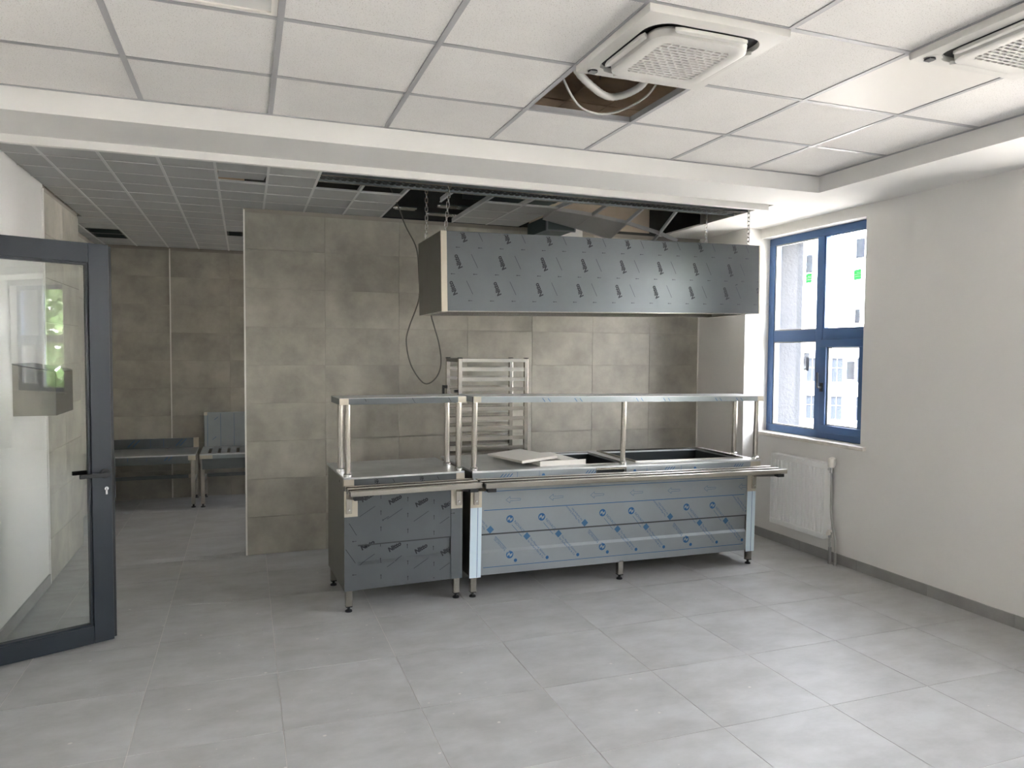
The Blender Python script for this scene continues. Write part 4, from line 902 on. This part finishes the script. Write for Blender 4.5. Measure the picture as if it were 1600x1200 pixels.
# ------------------------------------------------------------------ low tables in the far kitchen
def far_table(x0, x1, y0, y1, label, slats):
    ht_ = .555; tb = thing('steel_work_table', label, 'table', ((x0+x1)/2, (y0+y1)/2, 0), group='low steel tables in the far kitchen')
    if not slats:
        obj('tabletop', MB().box(x0, y0, ht_-.012, x1, y1, ht_), STEELB, tb)
        ap_ = obj('apron', MB().box(x0, y0, ht_-.06, x1-.07, y0+.012, ht_-.0125).box(x0+.05, y0+.03, ht_-.095, x1-.06, y0+.042, ht_-.0605), FILMG, tb)
        obj('apron_corner', MB().box(x1-.0695, y0-.001, ht_-.06, x1, y0+.012, ht_-.0125), BAREB, tb)
        bs = obj('backsplash', MB().box(x0, y1-.015, ht_+.0005, x1-.055, y1, ht_+.105), FILMG, tb); obj('backsplash_end', MB().box(x1-.0545, y1-.016, ht_+.0005, x1, y1, ht_+.105), BAREB, tb)
        q = Print(lambda v: y1-.0157); 
        for u in (.25, .30, .72, .76): q.line(x0+u, ht_+.02, .10, math.radians(48), .006)
        q.line(x0+.47, ht_+.1, .09, math.radians(-90), .003); q.line(x0+.60, ht_+.1, .09, math.radians(-90), .003); pobj('film_print', q, INKB, bs)
        q = Print(lambda v: y0-.0007)
        for u in (.14, .18, .66, .70): q.line(x0+u, ht_-.055, .05, math.radians(48), .006)
        q.line(x0+.33, ht_-.015, .04, math.radians(-90), .003); q.line(x0+.5, ht_-.015, .04, math.radians(-90), .003); pobj('film_print', q, INKB, ap_)
    else:
        obj('tabletop', MB().box(x0, y0, ht_-.012, x0+.07, y1, ht_).box(x0+.07, y0, ht_-.012, x1, y0+.05, ht_).box(x0+.07, y1-.14, ht_-.012, x1, y1, ht_), STEELB, tb)
        k = x0+.105
        while k < x1-.03:
            obj('roller_slat', MB().box(k, y0+.05, ht_-.014, k+.06, y1-.14, ht_-.002), STEELB, tb); k += .092
        obj('drip_tray', MB().box(x0+.02, y0+.05, ht_-.16, x1, y1-.1, ht_-.15).box(x0+.02, y0+.012, ht_-.16, x1, y0+.05, ht_-.013), FILMG, tb)
        ap_ = obj('apron', MB().box(x0+.12, y0-.001, ht_-.05, x1, y0+.0115, ht_-.0125), FILMB, tb); obj('apron_corner', MB().box(x0, y0-.001, ht_-.05, x0+.1195, y0+.0115, ht_-.0125), BAREB, tb)
        sp_ = obj('splash_panel', MB().box(x0+.015, y1-.05, ht_+.0005, x1, y1-.035, ht_+.385), FILMB, tb, bevel=.004)
        q = Print(lambda v: y1-.0507)
        for u in (.05, .185, .325): 
            for j in range(9): q.line(x0+u, ht_+.37-.04*j, .04, math.radians(-90), .003)
        q.line(x0+.12, ht_+.30, .05, math.radians(40), .004); q.line(x0+.1, ht_+.08, .05, math.radians(40), .004); pobj('film_print', q, INKB, sp_)
        obj('splash_corner', MB().box(x0+.0145, y1-.052, ht_+.35, x0+.05, y1-.0505, ht_+.3855), BAREB, sp_)
    for x, y in ((x0+.025, y0+.04), (x1-.025, y0+.04), (x0+.025, y1-.05), (x1-.025, y1-.05)):
        l_ = leg(tb, x, y, ht_-.0125, 0, STEEL, .019) if False else obj('leg', MB().box(x-.019, y-.019, .036, x+.019, y+.019, ht_-.0125), STEEL, tb)
        obj('foot', MB().cyl((x, y, 0), (x, y, .01), .022, 14).cyl((x, y, .01), (x, y, .0355), .01, 10), BLACK, l_, smooth=True)
    obj('stretcher', MB().box(x0+.045, y1-.065, .225, x1-.045, y1-.035, .262).box(x0+.012, y0+.06, .225, x0+.038, y1-.07, .262).box(x1-.038, y0+.06, .225, x1-.012, y1-.07, .262), FILMG, tb)
    obj('stretcher_end', MB().box(x1-.105, y1-.0665, .224, x1-.045, y1-.0655, .263), BAREB, tb)
far_table(-1.44, -.488, 8.12, YB-.012, 'low steel work table with backsplash, left of the pair in the far kitchen', False)
far_table(-.446, .22, 8.10, YB-.012, 'low slatted steel table with tall splash panel, right of the pair in the far kitchen', True)
# ------------------------------------------------------------------ outside: ground, far building, trees
obj('ground', MB().box(-60, -90, -4.4, 160, 160, -4.2), GROUND, kind='structure')
fb = thing('apartment_building', 'white building with two rows of grey windows seen through the window', 'building', (48.5, 50.5, -4.2), (0, 0, -.86))
L_, zt = 27.0, 8.45
cols = [.3+2.03*k for k in range(-6, 7)]; rows = [(.1, 2.2), (3.4, 5.55)]
mb = MB(); xs = [-L_/2]+[q for c in cols for q in (c-.5, c+.5)]+[L_/2]
for k in range(0, len(xs), 2): mb.box(xs[k], 0, -.1, xs[k+1], .4, zt)
for c in cols:
    mb.box(c-.5, 0, -.1, c+.5, .4, .1); mb.box(c-.5, 0, 2.2, c+.5, .4, 3.4); mb.box(c-.5, 0, 5.55, c+.5, .4, zt)
mb.box(-L_/2, .4, -.1, L_/2, 9, zt)
obj('facade', mb, FACADE, fb, local=True); obj('cornice', MB().box(-L_/2-.2, -.25, zt, L_/2+.2, 9.2, zt+.25), FACADE, fb, local=True)
for c in cols:
    for a, b in rows:
        w_ = obj('far_window', MB().box(c-.5, .22, a, c+.5, .25, b), FGLASS, fb, local=True)
        obj('far_window_frame', MB().box(c-.5, .16, a, c-.42, .22, b).box(c+.42, .16, a, c+.5, .22, b).box(c-.04, .16, a, c+.04, .22, b).box(c-.42, .16, b-.08, c-.04, .22, b).box(c+.04, .16, b-.08, c+.42, .22, b).box(c-.42, .16, a+1.2, c-.04, .22, a+1.27).box(c+.04, .16, a+1.2, c+.42, .22, a+1.27), ANTH, w_, local=True)
nb = thing('neighbour_building', 'long sunlit white building facing the room windows, beyond the right edge of the photo', 'building', (34, -16, -4.2))  # unseen building, added to bounce sunlight in through the room windows
L_ = 72.; mb = MB(); cols = [-34+3.4*k for k in range(21)]; xs = [-L_/2]+[q for c in cols for q in (c-.55, c+.55)]+[L_/2]
for k in range(0, len(xs), 2): mb.box(0, xs[k], 0, .4, xs[k+1], 13)
for c in cols:
    for a, b in ((0, 1.2), (3.2, 4.8), (6.8, 8.4), (10.4, 13)): mb.box(0, c-.55, a, .4, c+.55, b)
mb.box(.4, -L_/2, 0, 9, L_/2, 13)
obj1('facade', mb, FACADE, nb, local=True); obj('cornice', MB().box(-.3, -L_/2-.3, 13, 9.3, L_/2+.3, 13.3), FACADE, nb, local=True)
for c in cols:
    for z in (1.2, 4.8, 8.4):
        w_ = obj('far_window', MB().box(.2, c-.55, z, .24, c+.55, z+2), FGLASS, nb, local=True)
        obj('far_window_frame', MB().box(.14, c-.55, z, .2, c-.47, z+2).box(.14, c+.47, z, .2, c+.55, z+2).box(.14, c-.04, z, .2, c+.04, z+2).box(.14, c-.47, z+1.92, .2, c+.47, z+2), ANTH, w_, local=True)
# a tree outside the rear right window, mirrored in the door glass
rn = random.Random(11)
for n, (tx, ty, hgt, lb) in enumerate(((11.6, -13.2, 8.2, 'leafy green tree outside, mirrored in the door glass'), (15.5, -18.5, 9.6, 'taller leafy green tree outside, behind the first one'), (20.5, -21.5, 9.2, 'leafy green tree outside, third and farthest from the room'))):
    tr = thing('garden_tree', lb, 'tree', (tx, ty, -4.2))
    obj('trunk', MB().tube([(0, 0, 0), (.1, .05, 1.2), (0, .1, 2.6)], [.2, .16, .1], 8), BARK, tr, local=True, smooth=True)
    mb = MB()
    for k in range(1600):
        u = rn.uniform(-1, 1); a = rn.uniform(0, 6.283); r = (1-u*u)**.5; q = rn.uniform(.6, 1.)
        c = Vector((2.9*q*r*math.cos(a), 2.9*q*r*math.sin(a), hgt*.60+hgt*.40*q*u)); d1 = Vector((rn.gauss(0, 1), rn.gauss(0, 1), rn.gauss(0, 1))).normalized()*.22; d2 = d1.orthogonal().normalized()*.12
        mb.add([c-d1, c+d2, c+d1, c-d2], [(0, 1, 2, 3)])
    obj('foliage', mb, LEAF, tr, local=True, kind='stuff')
